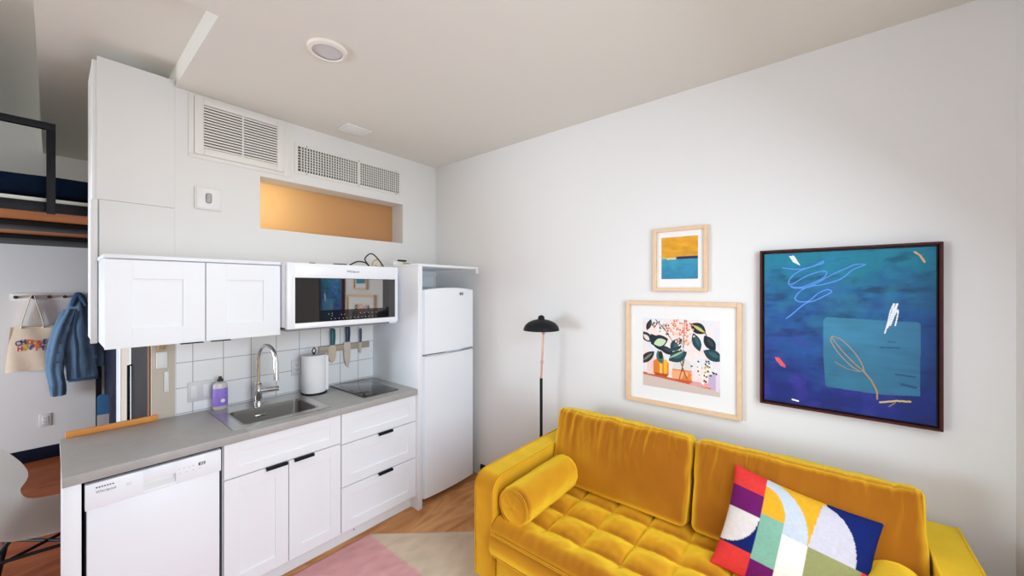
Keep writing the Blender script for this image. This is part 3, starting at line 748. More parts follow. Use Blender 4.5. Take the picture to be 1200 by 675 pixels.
t = thing('tote_bag', 'cream canvas tote bag with CHOOSE HAPPY lettering hanging on a peg', 'bag', (-.115, 5.74, .87))
def tote(u, v, side):
    z = .872 + v * .415; hw = .145 - .02 * v
    x = -.122 + (2 * u - 1) * hw + .012 * v
    puff = .02 * (1 - (2 * u - 1) ** 4) * (math.sin(math.pi * min(1, .25 + v * .75)) * .7 + .3) + .004 * math.sin(9 * u + 5 * v)
    return (x, 5.755 + side * puff, z + .006 * math.sin(7 * u))
b = MB(); b.grid(lambda u, v: tote(u, v, -1), 20, 20); b.grid(lambda u, v: tote(u, v, 1), 20, 20)
bag = b.build('bag_body', M['canvas'], t, angle=60)
for yy in (5.742, 5.768):
    MB().tube(smooth([(-.175, yy, 1.27), (-.165, yy, 1.36), (-.135, yy - .004, 1.50), (-.118, yy - .01, 1.573), (-.100, yy - .01, 1.575), (-.085, yy - .004, 1.50), (-.055, yy, 1.36), (-.045, yy, 1.27)], 6), .013, 8, flat=(1, .25)).build('strap', M['canvas'], t)
cols = {'n': lin(25, 35, 110), 'o': lin(226, 110, 30), 'r': lin(200, 45, 50), 'y': lin(235, 180, 50), 'b': lin(40, 80, 170)}
lm = {k: mat('print_' + k, c, 0.8) for k, c in cols.items()}
for word, cc, z, wd in (('CHOOSE', 'nnoorn', 1.135, .031), ('HAPPY', 'ryboн'.replace('н', 'n'), 1.085, .033)):
    n_ = len(word)
    for k, ch in enumerate(word):
        x = -.115 + (k - (n_ - 1) / 2) * wd
        part(link('letter', text_mesh(ch, .062, face_minus_y(x, 5.731, z + .010 * math.sin(k * 1.3), .14 * math.sin(k * 2.1)) @ Matrix.Diagonal((.74, 1, 1, 1)), .0015, .0022), lm[cc[k]], t), 'printed letter ' + ch)

# denim jacket
t = thing('denim_jacket', 'blue denim jacket hanging from the coat rail beside the tote bag', 'jacket', (.18, 5.70, .60))
def loft(path, rad, n=28, seg=5, fold=.010, seed=0):
    P = smooth(path, seg); Rr = smooth(rad, seg); b = MB(); rings = []
    for i, p in enumerate(P):
        ring = []
        for k in range(n):
            a = 2 * math.pi * k / n
            f = 1 + fold / max(.03, Rr[i][0]) * math.sin(a * 5 + seed + i * .12) + .16 * noise.noise(Vector((math.cos(a) * 2, math.sin(a) * 2, i * .22 + seed))) + .09 * noise.noise(Vector((math.cos(a) * 5, math.sin(a) * 5, i * .6 + seed)))
            ring.append(b.bm.verts.new((p[0] + Rr[i][0] * f * math.cos(a), p[1] + Rr[i][1] * f * math.sin(a), p[2])))
        rings.append(ring)
    for A, B in zip(rings, rings[1:]):
        for k in range(n): b.bm.faces.new((A[k], A[(k + 1) % n], B[(k + 1) % n], B[k]))
    b.bm.faces.new(rings[0]); b.bm.faces.new(rings[-1][::-1]); return b
body = loft([(.168, 5.735, 1.585), (.168, 5.73, 1.53), (.165, 5.725, 1.42), (.17, 5.72, 1.25), (.19, 5.715, 1.05), (.20, 5.715, .88), (.205, 5.715, .745)],
            [(.018, .015), (.045, .03), (.075, .045), (.10, .055), (.105, .05), (.098, .045), (.100, .045)], seed=1).build('jacket_body', M['denim'], t, angle=60)
loft([(.12, 5.70, 1.44), (.075, 5.695, 1.28), (.04, 5.69, 1.08), (.025, 5.69, .88), (.04, 5.69, .70), (.045, 5.69, .61)],
     [(.04, .035), (.052, .042), (.055, .042), (.050, .04), (.046, .036), (.040, .032)], seed=4).build('sleeve', M['denim'], t, angle=60)
loft([(.205, 5.74, 1.45), (.25, 5.735, 1.30), (.28, 5.735, 1.10), (.292, 5.735, .95), (.295, 5.735, .85)],
     [(.035, .03), (.045, .035), (.05, .035), (.048, .035), (.046, .032)], seed=8).build('sleeve', M['denim'], t, angle=60)
MB().tube(smooth([(.13, 5.69, 1.47), (.15, 5.685, 1.55), (.172, 5.69, 1.585), (.20, 5.685, 1.545), (.225, 5.69, 1.47)], 6), [.014 + .012 * math.sin(math.pi * k / 24) for k in range(25)], 10, flat=(.6, 1)).build('collar', M['denim_dark'], t)
MB().tube(smooth([(.16, 5.668, 1.42), (.145, 5.662, 1.25), (.158, 5.658, 1.05), (.16, 5.662, .88), (.165, 5.664, .76)], 5), .006, 6, flat=(.6, 1.4)).build('front_placket', M['denim_dark'], t)
MB().box(.105, .305, 5.662, 5.768, .73, .757, .01).build('waistband', M['denim_dark'], t)
for z in (1.30, 1.21, 1.12, 1.03, .94): MB().cyl((.075 - (1.30 - z) * .12, 5.656, z), (.075 - (1.30 - z) * .12, 5.646, z), .007, n=10).build('button', M['denim_dark'], t)

# rounded blue board in the hall
t = thing('rounded_board', 'upright rounded board with blue top and pale lower half in the hallway', 'board', (.29, 5.0, 0))
yb_ = 5.0; x0_, x1_ = .262, .334
def bd(z0, z1, top):
    n = 16; out = [(x0_, z0), (x1_, z0)]
    if top:
        r_ = (x1_ - x0_) / 2; out += [((x0_ + x1_) / 2 + r_ * math.cos(a), z1 - r_ * .8 + r_ * .8 * math.sin(a)) for a in [math.pi * k / n for k in range(n + 1)]]
    else: out += [(x1_, z1), (x0_, z1)]
    return out
def bdf(a, b, s_): return (a, yb_ + .02 * s_, b)
MB().prism(bd(0, .51, False), bdf).build('pale_base', M['pale_grey'], t)
MB().prism(bd(.511, .69, True), bdf).build('blue_top', M['blue_board'], t)

# loft bed
t = thing('loft_bed', 'black steel loft bed with guard rail above the hallway', 'bed', (-1.4, 4.6, 0))
YB = 3.40
MB().box(-3.3, .335, YB, YB + .04, 2.082, 2.138, .002).build('front_beam', M['black'], t)
part(MB().box(-3.3, .335, YB + .0405, 5.78, 2.095, 2.125, .002).build('plywood_deck', M['ply'], t), 'orange plywood deck')
b = MB()
for ya_, yb2 in ((4.0, 4.33), (5.07, 5.77)): b.box(-3.29, .335, ya_, yb2, 2.055, 2.0945, .002)
b.build('cross_beams', M['black'], t)
b = MB()
b.box(-.017, .017, YB - .034, YB - .0005, 2.07, 2.546, .001); b.box(-3.3, .017, YB - .034, YB - .0005, 2.546, 2.582, .001); b.box(-3.29, -3.25, YB - .034, YB - .0005, 0, 2.546, .001)
gr = b.build('guard_rail', M['black'], t)
for x in (-.045, .045):
    for z in (2.092, 2.122): MB().cyl((x, YB - .008, z), (x, YB - .0005, z), .008, n=8).build('bolt', M['black'], gr)
b = MB(); b.box(.29, .33, 5.72, 5.775, 0, 2.094); b.build('rear_post', M['black'], t)
t = thing('mattress', 'thin mattress with a white edge on the loft bed', 'mattress', (-1.4, 4.6, 2.126))
MB().box(-3.25, .32, YB + .03, 5.75, 2.1385, 2.164, .006).build('white_edge', M['sheet'], t)
tq = rounded_cushion(3.54, 2.28, .125, .045, 24, (0, 0, .01), lambda u, p: Vector((0, 0, .018 * noise.noise(p * 4) * max(0, u.z))))
bmesh.ops.translate(tq, vec=(-1.465, 4.60, 2.243), verts=tq.verts)
q = MB(); q._join(tq); tag(q.build('blanket', M['navy_cloth'], angle=60), 'dark navy blanket covering the loft bed mattress', 'blanket')

# ------------------------------------------------------------------ shell chair
def make_chair():
    t = thing('shell_chair', 'white moulded shell chair with black legs behind the left end of the worktop', 'chair', (-.01, 3.20, 0))
    prof = [(-.262, .83), (-.255, .76), (-.245, .66), (-.228, .57), (-.195, .49), (-.12, .435), (0, .420), (.12, .424), (.195, .430), (.235, .418)]
    hw = [.18, .238, .262, .262, .246, .250, .262, .262, .250, .22]
    curl = [.020, .05, .085, .095, .060, .030, .020, .015, .010, .005]
    P = smooth(prof, 5); H = smooth([(a, 0) for a in hw], 5); K = smooth([(a, 0) for a in curl], 5); N = len(P) - 1
    def f(u, v):
        i = min(N, int(round(u * N))); s_ = 2 * v - 1
        x, z = P[i]; j0, j1 = max(0, i - 1), min(N, i + 1)
        tx, tz = P[j1][0] - P[j0][0], P[j1][1] - P[j0][1]; l = math.hypot(tx, tz); nx, nz = -tz / l, tx / l
        c = K[i][0] * abs(s_) ** 3.0
        return (x - (-nx) * c * 1.3, s_ * H[i][0], z + abs(nz) * c)
    b = MB(); b.grid(f, N, 28)
    # thicken
    g = bmesh.ops.solidify(b.bm, geom=b.bm.faces[:], thickness=.012)
    rot = Matrix.Translation((-.01, 3.20, 0)) @ Matrix.Rotation(R(-8), 4, 'Z')
    bmesh.ops.transform(b.bm, matrix=rot, verts=b.bm.verts)
    b.build('shell', M['shell'], t, angle=50)
    W = lambda x, y, z: tuple(rot @ Vector((x, y, z)))
    for sx in (-1, 1):
        for sy in (-1, 1):
            MB().tube([W(sx * .10, sy * .10, .405), W(sx * .16, sy * .15, .32), W(sx * .215, sy * .20, 0.004)], [.010, .011, .010], 10).build('leg', M['black'], t)
    MB().tube([W(-.165, -.155, .30), W(.165, .155, .30)], .008, 8).tube([W(-.165, .155, .30), W(.165, -.155, .30)], .008, 8).tube([W(-.16, -.15, .32), W(.16, -.15, .32)], .009, 8).tube([W(-.16, .15, .32), W(.16, .15, .32)], .009, 8).build('braces', M['black'], t)
    for sx in (-1, 1):
        for sy in (-1, 1): MB().cyl(W(sx * .10, sy * .10, .398), W(sx * .10, sy * .10, .416), .018, n=12).build('shock_mount', M['black'], t)
make_chair()

# ------------------------------------------------------------------ rug
def rug():
    x0, x1, y0, y1 = -1.5, 1.81, .55, 2.335
    nu, nv = 180, 130
    U, V = np.meshgrid(np.linspace(0, 1, nu + 1), np.linspace(0, 1, nv + 1))
    Y = y0 + V * (y1 - y0)
    XR = np.where(Y > 1.806, 1.345 + (2.335 - Y) * .465 / .529, 1.81)
    Xx = x0 + U * (XR - x0)
    n = npnoise(U, V, 3, 30, 30, 3)
    pink = L3(212, 158, 158); beige = L3(205, 186, 164)
    col = np.where((Xx < 1.345)[..., None], pink, beige) * (0.82 + .36 * n)[..., None]
    def f(u, v):
        y = y0 + v * (y1 - y0); xr = 1.345 + (2.335 - y) * .465 / .529 if y > 1.806 else 1.81
        return (x0 + u * (xr - x0), y, .006)
    o = color_grid('rug', f, nu, nv, col, M['rug'], None)
    tag(o, 'flat rug with pink field and beige triangle on the wooden floor', 'rug')
    md = o.modifiers.new('thickness', 'SOLIDIFY'); md.thickness = .005; md.offset = -1
rug()

# ------------------------------------------------------------------ sofa
SY0, SY1 = -.445, 1.427; AT = .125; AZ = .662
t = thing('sofa', 'mustard yellow velvet sofa with tufted seat against the white wall', 'sofa', (1.9, .49, 0))
def arm(ya, yb):
    r1, r2 = .075, .03; out = [(1.435, .13), (2.380, .13)]
    out += [(2.380 - r2 + r2 * math.cos(a), AZ - r2 + r2 * math.sin(a)) for a in [math.pi / 2 * k / 6 for k in range(7)]]
    out += [(1.435 + r1 + r1 * math.cos(a), AZ - r1 + r1 * math.sin(a)) for a in [math.pi / 2 + math.pi / 2 * k / 10 for k in range(11)]]
    b = MB(); b.prism(out, lambda a, z, s_: (a, ya + (yb - ya) * s_, z))
    es = [e for e in b.bm.edges if len(e.link_faces) == 2 and e.link_faces[0].normal.length >= 0 and abs(e.verts[0].co.y - e.verts[1].co.y) < 1e-6]
    bmesh.ops.bevel(b.bm, geom=es, offset=.010, segments=3, affect='EDGES', profile=.5)
    o = b.build('arm', M['velvet'], t, angle=50)
    for yy in (ya + .004, yb - .004):
        MB().tube([(x + (-.001 if x < 1.5 else 0), yy, z + .001) for x, z in out[2:]] + [(1.434, yy, .13)], .0045, 8).build('piping', M['velvet'], o)
arm(SY1 - AT, SY1); arm(SY0, SY0 + AT)
IY0, IY1 = SY0 + AT + .002, SY1 - AT - .002
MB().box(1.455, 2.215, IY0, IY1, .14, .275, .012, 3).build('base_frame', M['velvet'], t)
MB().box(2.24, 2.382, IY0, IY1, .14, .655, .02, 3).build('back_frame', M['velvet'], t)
# tufted seat
TX = [1.405, 1.573, 1.742, 1.92, 2.13]; TYs = [.48 + .193 * k for k in range(-5, 6)]
TYs = [IY0] + [y for y in TYs if IY0 + .08 < y < IY1 - .03] + [IY1]
fx0, fx1 = 1.412, 2.12
def cellf(v, arr):
    for a, b_ in zip(arr, arr[1:]):
        if a <= v <= b_: return (v - a) / (b_ - a)
    return 0 if v < arr[0] else 1
def seat_top(x, y):
    a = math.sin(math.pi * cellf(x, TX)); c_ = math.sin(math.pi * cellf(y, TYs))
    k = min(1, max(0, (x - fx0) / (TX[1] - fx0 - .015))) ** 2
    c_ = max(0, c_) * k + (1 - k)
    h = (max(0, a) ** .42) * (max(0, c_) ** .36)
    edge = 1 - max(0, 1 - (x - fx0) / .06) ** 2 * .85
    z = .420 + .038 * h + .008
    z += .004 * noise.noise(Vector((x * 9, y * 9, 1))) + .003 * noise.noise(Vector((x * 22, y * 30, 5)))
    return z * edge + (1 - edge) * .405
def seatf(u, v):
    y = IY0 + .003 + v * (IY1 - IY0 - .006)
    if u < .12:                                            # front face from below up to the piped edge
        k = u / .12; return (fx0 + .012 - .022 * math.sin(math.pi * k), y, .285 + .118 * k)
    x = fx0 + (u - .12) / .88 * (fx1 - fx0); return (x, y, seat_top(x, y))
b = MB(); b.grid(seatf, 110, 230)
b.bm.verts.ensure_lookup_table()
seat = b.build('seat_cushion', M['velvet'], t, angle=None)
b = MB(); b.box(fx0 + .02, fx1, IY0 + .004, IY1 - .004, .279, .40, .01); b.build('cushion_core', M['velvet'], seat)
for zz, xx in ((.404, fx0 - .002), (.288, fx0 + .010)):
    MB().tube([(xx, IY0 + .01 + k * (IY1 - IY0 - .02) / 30, zz) for k in range(31)], .005, 8).build('piping', M['velvet'], seat)
for x in TX[1:3]:
    for y in TYs[1:-1]: MB().sphere((x, y, .4275), .010, (1, 1, .45), 12, 8).build('tuft_button', M['velvet'], seat)
# back cushions
def wr(seed):
    def f(u, p):
        top = max(0, (u.z + .35) / 1.35) ** 1.6; fr = 1 if u.x < 0 else .3
        w1 = p.y + .05 * noise.noise(Vector((p.y * 5, p.z * 4, seed)))
        r1 = 1 - 2 * abs(noise.noise(Vector((w1 * 20 + seed, p.z * 2.0, seed))))          # ridged pleats running down from the top seam
        r2 = 1 - 2 * abs(noise.noise(Vector((w1 * 46 + seed, p.z * 4.0, 3 + seed))))
        rim = 1 - abs(u.z) ** 12
        dx = (-.014 * r1 - .008 * r2) * top * fr * (.45 + .55 * rim) + .010 * noise.noise(p * 7 + Vector((seed, 0, 0))) * fr
        dz = (.008 * noise.noise(Vector((p.y * 9, seed, p.x * 6))) + .006 * r2) * (u.z > .75)
        return Vector((dx, .005 * noise.noise(Vector((p.z * 12, seed, p.x * 9))), dz))
    return f
def back_cushion(yc, wd, seed, tilt=15):
    tq = rounded_cushion(.190, wd, .425, .034, 84, (.034, .0, .004), wr(seed))
    for v in tq.verts: v.co.x *= 1.0 - .12 * (v.co.z / .22)
    bmesh.ops.transform(tq, matrix=Matrix.Translation((2.105, yc, .652)) @ Matrix.Rotation(R(tilt), 4, 'Y'), verts=tq.verts)
    q = MB(); q._join(tq); o = q.build('back_cushion', M['velvet'], t, angle=None)
    pts = []
    for k in range(40):
        a = 2 * math.pi * k / 40; cy, cz = math.cos(a), math.sin(a)
        pts.append((-.088, (abs(cy) ** .22) * math.copysign(1, cy) * (wd / 2 - .010), (abs(cz) ** .22) * math.copysign(1, cz) * .202))
    mx = Matrix.Translation((2.105, yc, .652)) @ Matrix.Rotation(R(tilt), 4, 'Y')
    return o
back_cushion(.905, .80, 1.0); back_cushion(.088, .80, 7.0)
for x in (1.50, 2.32):
    for y in (SY0 + .07, SY1 - .07): MB().cyl((x, y, .0065), (x, y, .138), .014, .022, 16).build('leg', M['walnut'], t)

def bolster(y, x0, x1, r, zc, seed, label):
    t = thing('bolster', label, 'bolster', ((x0 + x1) / 2, y, zc - r), 'velvet bolsters on the sofa')
    b = MB(); n = 48; rings = []; N = 40
    for i in range(N + 1):
        u = i / N; x = x0 + u * (x1 - x0); e = min(u, 1 - u); rr = r * (1 - .12 * max(0, 1 - e / .05) ** 2) * (1 + .02 * math.sin(math.pi * u))
        rings.append([b.bm.verts.new((x, y + (rr + .004 * noise.noise(Vector((x * 8 + seed, 3 * math.cos(a), 3 * math.sin(a))))) * math.cos(a), zc + (rr + .004 * noise.noise(Vector((x * 8 + seed, 3 * math.cos(a) + 9, 3 * math.sin(a))))) * math.sin(a))) for a in [2 * math.pi * k / n for k in range(n)]])
    for A, B in zip(rings, rings[1:]):
        for k in range(n): b.bm.faces.new((A[k], A[(k + 1) % n], B[(k + 1) % n], B[k]))
    b.build('bolster_cover', M['velvet'], t, angle=60)
    for xe, s_ in ((x0, -1), (x1, 1)):
        b = MB(); rings = []
        for j in range(8):
            q = j / 7; rr = r * .90 * (1 - q)
            rings.append([b.bm.verts.new((xe + s_ * (.010 * (1 - (1 - q) ** 2) + .0007 * math.sin(a * 5 + 2 * math.sin(a)) * (1 - q) * q * 3 - (.006 if q == 1 else 0)), y + rr * math.cos(a), zc + rr * math.sin(a))) for a in [2 * math.pi * k / n for k in range(n)]] if j < 7 else [b.bm.verts.new((xe + s_ * .006, y, zc))])
        for A, B in zip(rings, rings[1:]):
            for k in range(n):
                if len(B) == 1: b.bm.faces.new((A[k], A[(k + 1) % n], B[0]))
                else: b.bm.faces.new((A[k], A[(k + 1) % n], B[(k + 1) % n], B[k]))
        b.build('end_cap', M['velvet'], t, angle=60)
        MB().tube([(xe + s_ * .002, y + r * .905 * math.cos(2 * math.pi * k / 40), zc + r * .905 * math.sin(2 * math.pi * k / 40)) for k in range(40)], .005, 8, closed=True).build('piping', M['velvet'], t)
bolster(1.195, 1.475, 1.985, .096, .543, 2.0, 'mustard velvet bolster lying against the left arm of the sofa')
bolster(-.215, 1.475, 1.985, .096, .543, 5.0, 'mustard velvet bolster mostly cut off beside the right arm of the sofa')

# patterned throw pillow
def pillow():
    t = thing('throw_pillow', 'square cushion with red, navy, green and cream geometric patches on the sofa', 'pillow', (1.93, .06, .46))
    TL = Vector((2.02, .302, .830)); e1 = Vector((-.02, -.487, -.075)).normalized(); e2 = Vector((-.20, .06, -.335)); e2 = (e2 - e1 * e2.dot(e1)).normalized()
    nrm = e1.cross(e2); nrm = nrm if nrm.x < 0 else -nrm
    W, Hh, T = .50, .43, .075
    nu = nv = 130
    def sh(u, v, sgn):
        s_, q = 2 * u - 1, 2 * v - 1
        a = s_ * (1 - .07 * (1 - q * q)); b_ = q * (1 - .07 * (1 - s_ * s_))
        th = T * (max(0, 1 - s_ ** 2) ** .45) * (max(0, 1 - q ** 2) ** .45)
        wv = .003 * noise.noise(Vector((u * 7, v * 7, 2)))
        return TL + e1 * (W / 2 * (1 + a)) + e2 * (Hh / 2 * (1 + b_)) + nrm * (sgn * (th + wv * (th > .02)))
    U, V = np.meshgrid(np.linspace(0, 1, nu + 1), np.linspace(0, 1, nv + 1))
    red, pur, navy, wht, yel = L3(226, 62, 58), L3(112, 28, 98), L3(22, 36, 100), L3(228, 218, 214), L3(228, 170, 44)
    teal, crm, lg, lav, olv = L3(132, 178, 156), L3(240, 234, 222), L3(196, 202, 212), L3(202, 196, 206), L3(150, 150, 98)
    col = np.zeros(U.shape + (3,)); col[:] = navy
    def put(mask, c): col[mask] = c
    a, b_, c_, d_ = .255, .43, .605, .875
    put((U < a) & (V < .20), red); put((U < a) & (V >= .20) & (V < .41), pur)
    put((U < a) & (V >= .41) & (V < .76) & (np.hypot((U - .02) / .235, (V - .41) / .33) < 1), wht); put((U < a) & (V >= .76), red)
    m1 = (U >= a) & (U < c_) & (V < .46)
    put(m1, yel); put(m1 & (np.hypot((U - a) / .345, (V - .46) / .46) < 1), lg)
    put(m1 & (U < b_) & (np.hypot((U - a) / .175, (V - .36) / .28) < 1) & (V < .36), yel)
    put((U >= a) & (U < b_) & (V >= .36) & (V < .80), teal); put((U >= a) & (U < b_) & (V >= .80), pur)
    put((U >= b_) & (U < c_) & (V >= .46), crm); put((U >= b_) & (U < c_) & (V >= .95), pur)
    m3 = (U >= c_) & (V < .46); put(m3, navy); put(m3 & (U < c_ + .06) & (np.hypot((U - c_) / .06, V / .46) < 1), yel)
    put(m3 & (np.hypot((U - c_) / .30, (V - .46) / .44) < 1) & (U > c_ + .04 * (1 - V / .46)), lav)
    m4 = (U >= c_) & (V >= .46); put(m4, red); put(m4 & (np.hypot((U - c_) / .34, (V - .46) / .46) < 1), olv)
    col *= .84 * (0.92 + .16 * npnoise(U, V, 8, 60, 60, 2))[..., None]
    color_grid('patchwork_front', lambda u, v: tuple(sh(u, v, 1)), nu, nv, col, M['pillow'], t, None)
    b = MB(); b.grid(lambda u, v: tuple(sh(u, v, -1)), 30, 30); part(b.build('back_cover', M['grey_cloth'], t, angle=None), 'pale grey back cover')
pillow()

# ------------------------------------------------------------------ floor lamp
t = thing('floor_lamp', 'slim black floor lamp with copper upper pole and black dome shade behind the sofa arm', 'floor lamp', (2.235, 1.553, 0))
lx, ly = 2.235, 1.553
MB().lathe([(0, .018), (.03, .018), (.10, .012), (.108, .006), (.108, 0), (0, 0)], (lx, ly, .0005), 40).build('base', M['black'], t)
MB().cyl((lx, ly, .018), (lx, ly, 1.00), .0105, n=20).build('lower_pole', M['black'], t)
part(MB().cyl((lx, ly, 1.00), (lx, ly - .018, 1.335), .0075, n=16).build('upper_pole', M['copper'], t), 'copper upper pole')
MB().sphere((lx, ly - .006, 1.115), .013).sphere((lx, ly - .018, 1.325), .012).build('joint', M['copper'], t)
sh = thing
shc = (lx - .03, ly - .022, 1.350)
prof = [(.128, 0), (.127, .004)] + [(.126 * math.cos(a), .075 * math.sin(a) + .004) for a in [R(8 + 74 * k / 10) for k in range(11)]] + [(0, .0795)]
inner = [(0, .0755)] + [(.122 * math.cos(a), .071 * math.sin(a) + .003) for a in [R(82 - 80 * k / 10) for k in range(11)]] + [(.128, 0)]
s_o = MB().lathe(prof + inner, shc, 48).build('lamp_shade', M['black'], t, angle=50)
MB().lathe([(.024, .07), (.024, .090), (.018, .101), (.009, .106), (0, .107)], shc, 24).build('finial', M['black'], s_o)
MB().tube(smooth([(lx, ly - .018, 1.33), (lx - .01, ly - .02, 1.36), (lx - .02, ly - .022, 1.40), shc[:2] + (1.42,)], 4), .006, 8).build('neck', M['black'], t)

# ------------------------------------------------------------------ pictures on the right wall
def frame(name, label, cat, y0, y1, z0, z1, depth, wd, fm, mb=None, group=None):
    """y0 > y1 : left to right as seen from the room"""
    t = thing(name, label, cat, (XW, (y0 + y1) / 2, z0), group)
    b = MB(); x0, x1 = XW - depth, XW - .001
    b.box(x0, x1, y0 - wd, y0, z0, z1, .0015, 1); b.box(x0, x1, y1, y1 + wd, z0, z1, .0015, 1)
    b.box(x0, x1, y1 + wd, y0 - wd, z0, z0 + wd, .0015, 1); b.box(x0, x1, y1 + wd, y0 - wd, z1 - wd, z1, .0015, 1)
    b.build('frame', fm, t)
    return t
def rect_grid(x, y0, y1, z0, z1): return lambda u, v: (x, y0 + u * (y1 - y0), z1 + v * (z0 - z1))

# small seascape
t = frame('framed_print', 'small oak-framed print of orange sky over blue water', 'picture', .804, .494, 1.630, 2.015, .028, .022, M['oak'], group='framed pictures on the white wall')
MB().box(XW - .012, XW - .004, .494 + .02, .804 - .02, 1.65, 1.995).build('mat_board', M['mat_board'], t)
nu, nv = 90, 110; U, V = np.meshgrid(np.linspace(0, 1, nu + 1), np.linspace(0, 1, nv + 1))
n1 = npnoise(U, V, 5, 5, 14, 3)[..., None]
sky = L3(222, 160, 42) * (1 - .25 * V[..., None]) ; sea = (L3(60, 150, 178) * (1 - (V[..., None] - .5)) + L3(24, 80, 130) * (V[..., None] - .5) * 1.2)
col = np.where(V[..., None] < .5, sky, sea) * (.8 + .4 * n1)
col[(np.abs(V - .5) < .018)] = L3(196, 176, 120); col[(np.abs(V - .5) < .03) & (U > .42)] = L3(44, 44, 84); col[(np.abs(V - .515) < .013) & (U > .15) & (U < .42)] = L3(225, 215, 170)
col[(U > .4) & (U < .45) & (V > .455) & (V < .5)] = L3(150, 110, 60)
color_grid('seascape_image', rect_grid(XW - .0135, .755, .548, 1.705, 1.958), nu, nv, col, M['art'], t)

# large floral print
y0, y1, z0, z1 = .976, .325, .925, 1.568
t = frame('framed_print', 'large oak-framed print of leafy flowers in glass vases', 'picture', y0, y1, z0, z1, .030, .024, M['oak'], group='framed pictures on the white wall')
MB().box(XW - .012, XW - .004, y1 + .02, y0 - .02, z0 + .02, z1 - .02).build('mat_board', M['mat_board'], t)
nu, nv = 240, 240; U, V = np.meshgrid(np.linspace(0, 1, nu + 1), np.linspace(0, 1, nv + 1))
col = np.zeros(U.shape + (3,)); col[:] = L3(232, 222, 220); n1 = npnoise(U, V, 11, 6, 6, 4)
col[n1 > .55] = L3(236, 218, 214); col[n1 < .40] = L3(222, 222, 228)
def ell(cx, cy, rx, ry, a=0.0):
    ca, sa = math.cos(a), math.sin(a); dx, dy = U - cx, V - cy
    return ((dx * ca + dy * sa) / rx) ** 2 + ((-dx * sa + dy * ca) / ry) ** 2 < 1
def leafm(cx, cy, l, w_, a):
    ca, sa = math.cos(a), math.sin(a); dx, dy = U - cx, V - cy; p = (dx * ca + dy * sa) / l; q = (-dx * sa + dy * ca)
    return (np.abs(p) < 1) & (np.abs(q) < w_ * (1 - p * p))
col[V > .83 + .09 * U] = L3(205, 188, 178); col[(V > .80 + .09 * U) & (V < .835 + .09 * U)] = L3(196, 96, 66)
col[(U > .64) & (U < .92) & (V > .84) & (V < .90)] = L3(226, 158, 158)
col[(U > .06) & (U < .16) & (V > .5) & (V < .82)] = L3(236, 200, 196)
# vases
v1 = inpoly(U, V, [(.15, .62), (.19, .59), (.33, .59), (.36, .64), (.36, .80), (.33, .835), (.18, .825), (.15, .79)])
col[v1] = L3(218, 120, 40); col[v1 & (U > .235) & (U < .275)] = L3(238, 196, 92); col[v1 & (U > .295) & (U < .34)] = L3(236, 178, 44); col[v1 & (V > .79)] = L3(176, 74, 30)
v2 = inpoly(U, V, [(.47, .55), (.60, .55), (.66, .62), (.665, .86), (.60, .885), (.45, .86), (.40, .82), (.41, .68)])
col[v2] = L3(214, 214, 206); col[v2 & (V > .70)] = L3(220, 126, 64); col[v2 & (n1 > .52) & (V > .72)] = L3(236, 168, 118); col[v2 & (V > .84)] = L3(196, 88, 44)
v3 = inpoly(U, V, [(.87, .72), (1, .70), (1, .94), (.90, .92), (.86, .84)])
col[v3] = L3(190, 172, 200); col[v3 & (U > .95)] = L3(222, 208, 222)
for pts_ in ([(.55, .45), (.54, .72)], [(.50, .55), (.60, .82)], [(.58, .5), (.50, .84)]): col[instroke(U, V, pts_, .006) & v2] = L3(120, 80, 50)
for pts_ in ([(.57, 0), (.55, .5)], [(.27, .1), (.42, .33)], [(.18, .02), (.36, .22)], [(.80, .1), (.88, .3)]): col[instroke(U, V, pts_, .006)] = L3(66, 72, 82)
dk, dk2, gr_, mint = L3(26, 40, 46), L3(30, 66, 74), L3(66, 108, 92), L3(192, 214, 184)
for (cx, cy, l, w_, a, c1) in ((.20, .35, .15, .07, .9, dk), (.23, .33, .13, .09, -.35, dk), (.05, .28, .10, .06, .8, dk), (.06, .58, .14, .06, -.75, dk), (.085, .10, .09, .035, -1.2, dk), (.33, .45, .12, .05, .45, dk), (.46, .36, .12, .07, -.9, dk2), (.48, .52, .14, .08, -.55, dk2), (.72, .30, .13, .055, 1.25, dk2), (.74, .11, .11, .075, .55, dk), (.88, .30, .12, .065, 1.0, dk), (.92, .46, .13, .075, .45, dk2), (.24, .56, .10, .05, 1.3, gr_)):
    m_ = leafm(cx, cy, l, w_, a); col[m_] = c1; col[leafm(cx + .01, cy - .01, l * .55, w_ * .40, a)] = c1 * 1.9 + .01
col[leafm(.24, .345, .09, .055, -.35)] = mint; col[leafm(.05, .29, .06, .03, .8)] = L3(226, 214, 208); col[leafm(.06, .58, .10, .015, -.75)] = L3(130, 120, 96)
col[leafm(.75, .115, .09, .02, .55)] = L3(198, 196, 104); col[leafm(.46, .50, .13, .014, -.55)] = L3(150, 182, 150); col[ell(.25, .53, .03, .06)] = L3(34, 44, 48)
rng = np.random.RandomState(4)
for k in range(95):
    cx, cy = rng.normal(.50, .07), rng.uniform(0, .35)
    if k % 3 == 0: cx = rng.normal(.61, .03)
    if k % 7 == 0: cx, cy = rng.normal(.38, .05), rng.uniform(.02, .2)
    col[ell(cx, cy, .013, .014)] = [L3(232, 150, 128), L3(240, 184, 168), L3(212, 104, 84), L3(226, 160, 90)][k % 4]
for k in range(26):
    cx, cy = rng.uniform(.13, .36), rng.uniform(0, .15); col[ell(cx, cy + (cx - .13) * .4, .016, .009, rng.uniform(0, 3))] = [dk, L3(70, 50, 56), L3(206, 150, 120), L3(176, 160, 90)][k % 4]
for k in range(46):
    cx, cy = rng.normal(.82, .07), rng.normal(.66, .07); col[ell(cx, cy, .014, .011, rng.uniform(0, 3))] = [dk, L3(244, 240, 232), dk, L3(214, 192, 108)][k % 4]
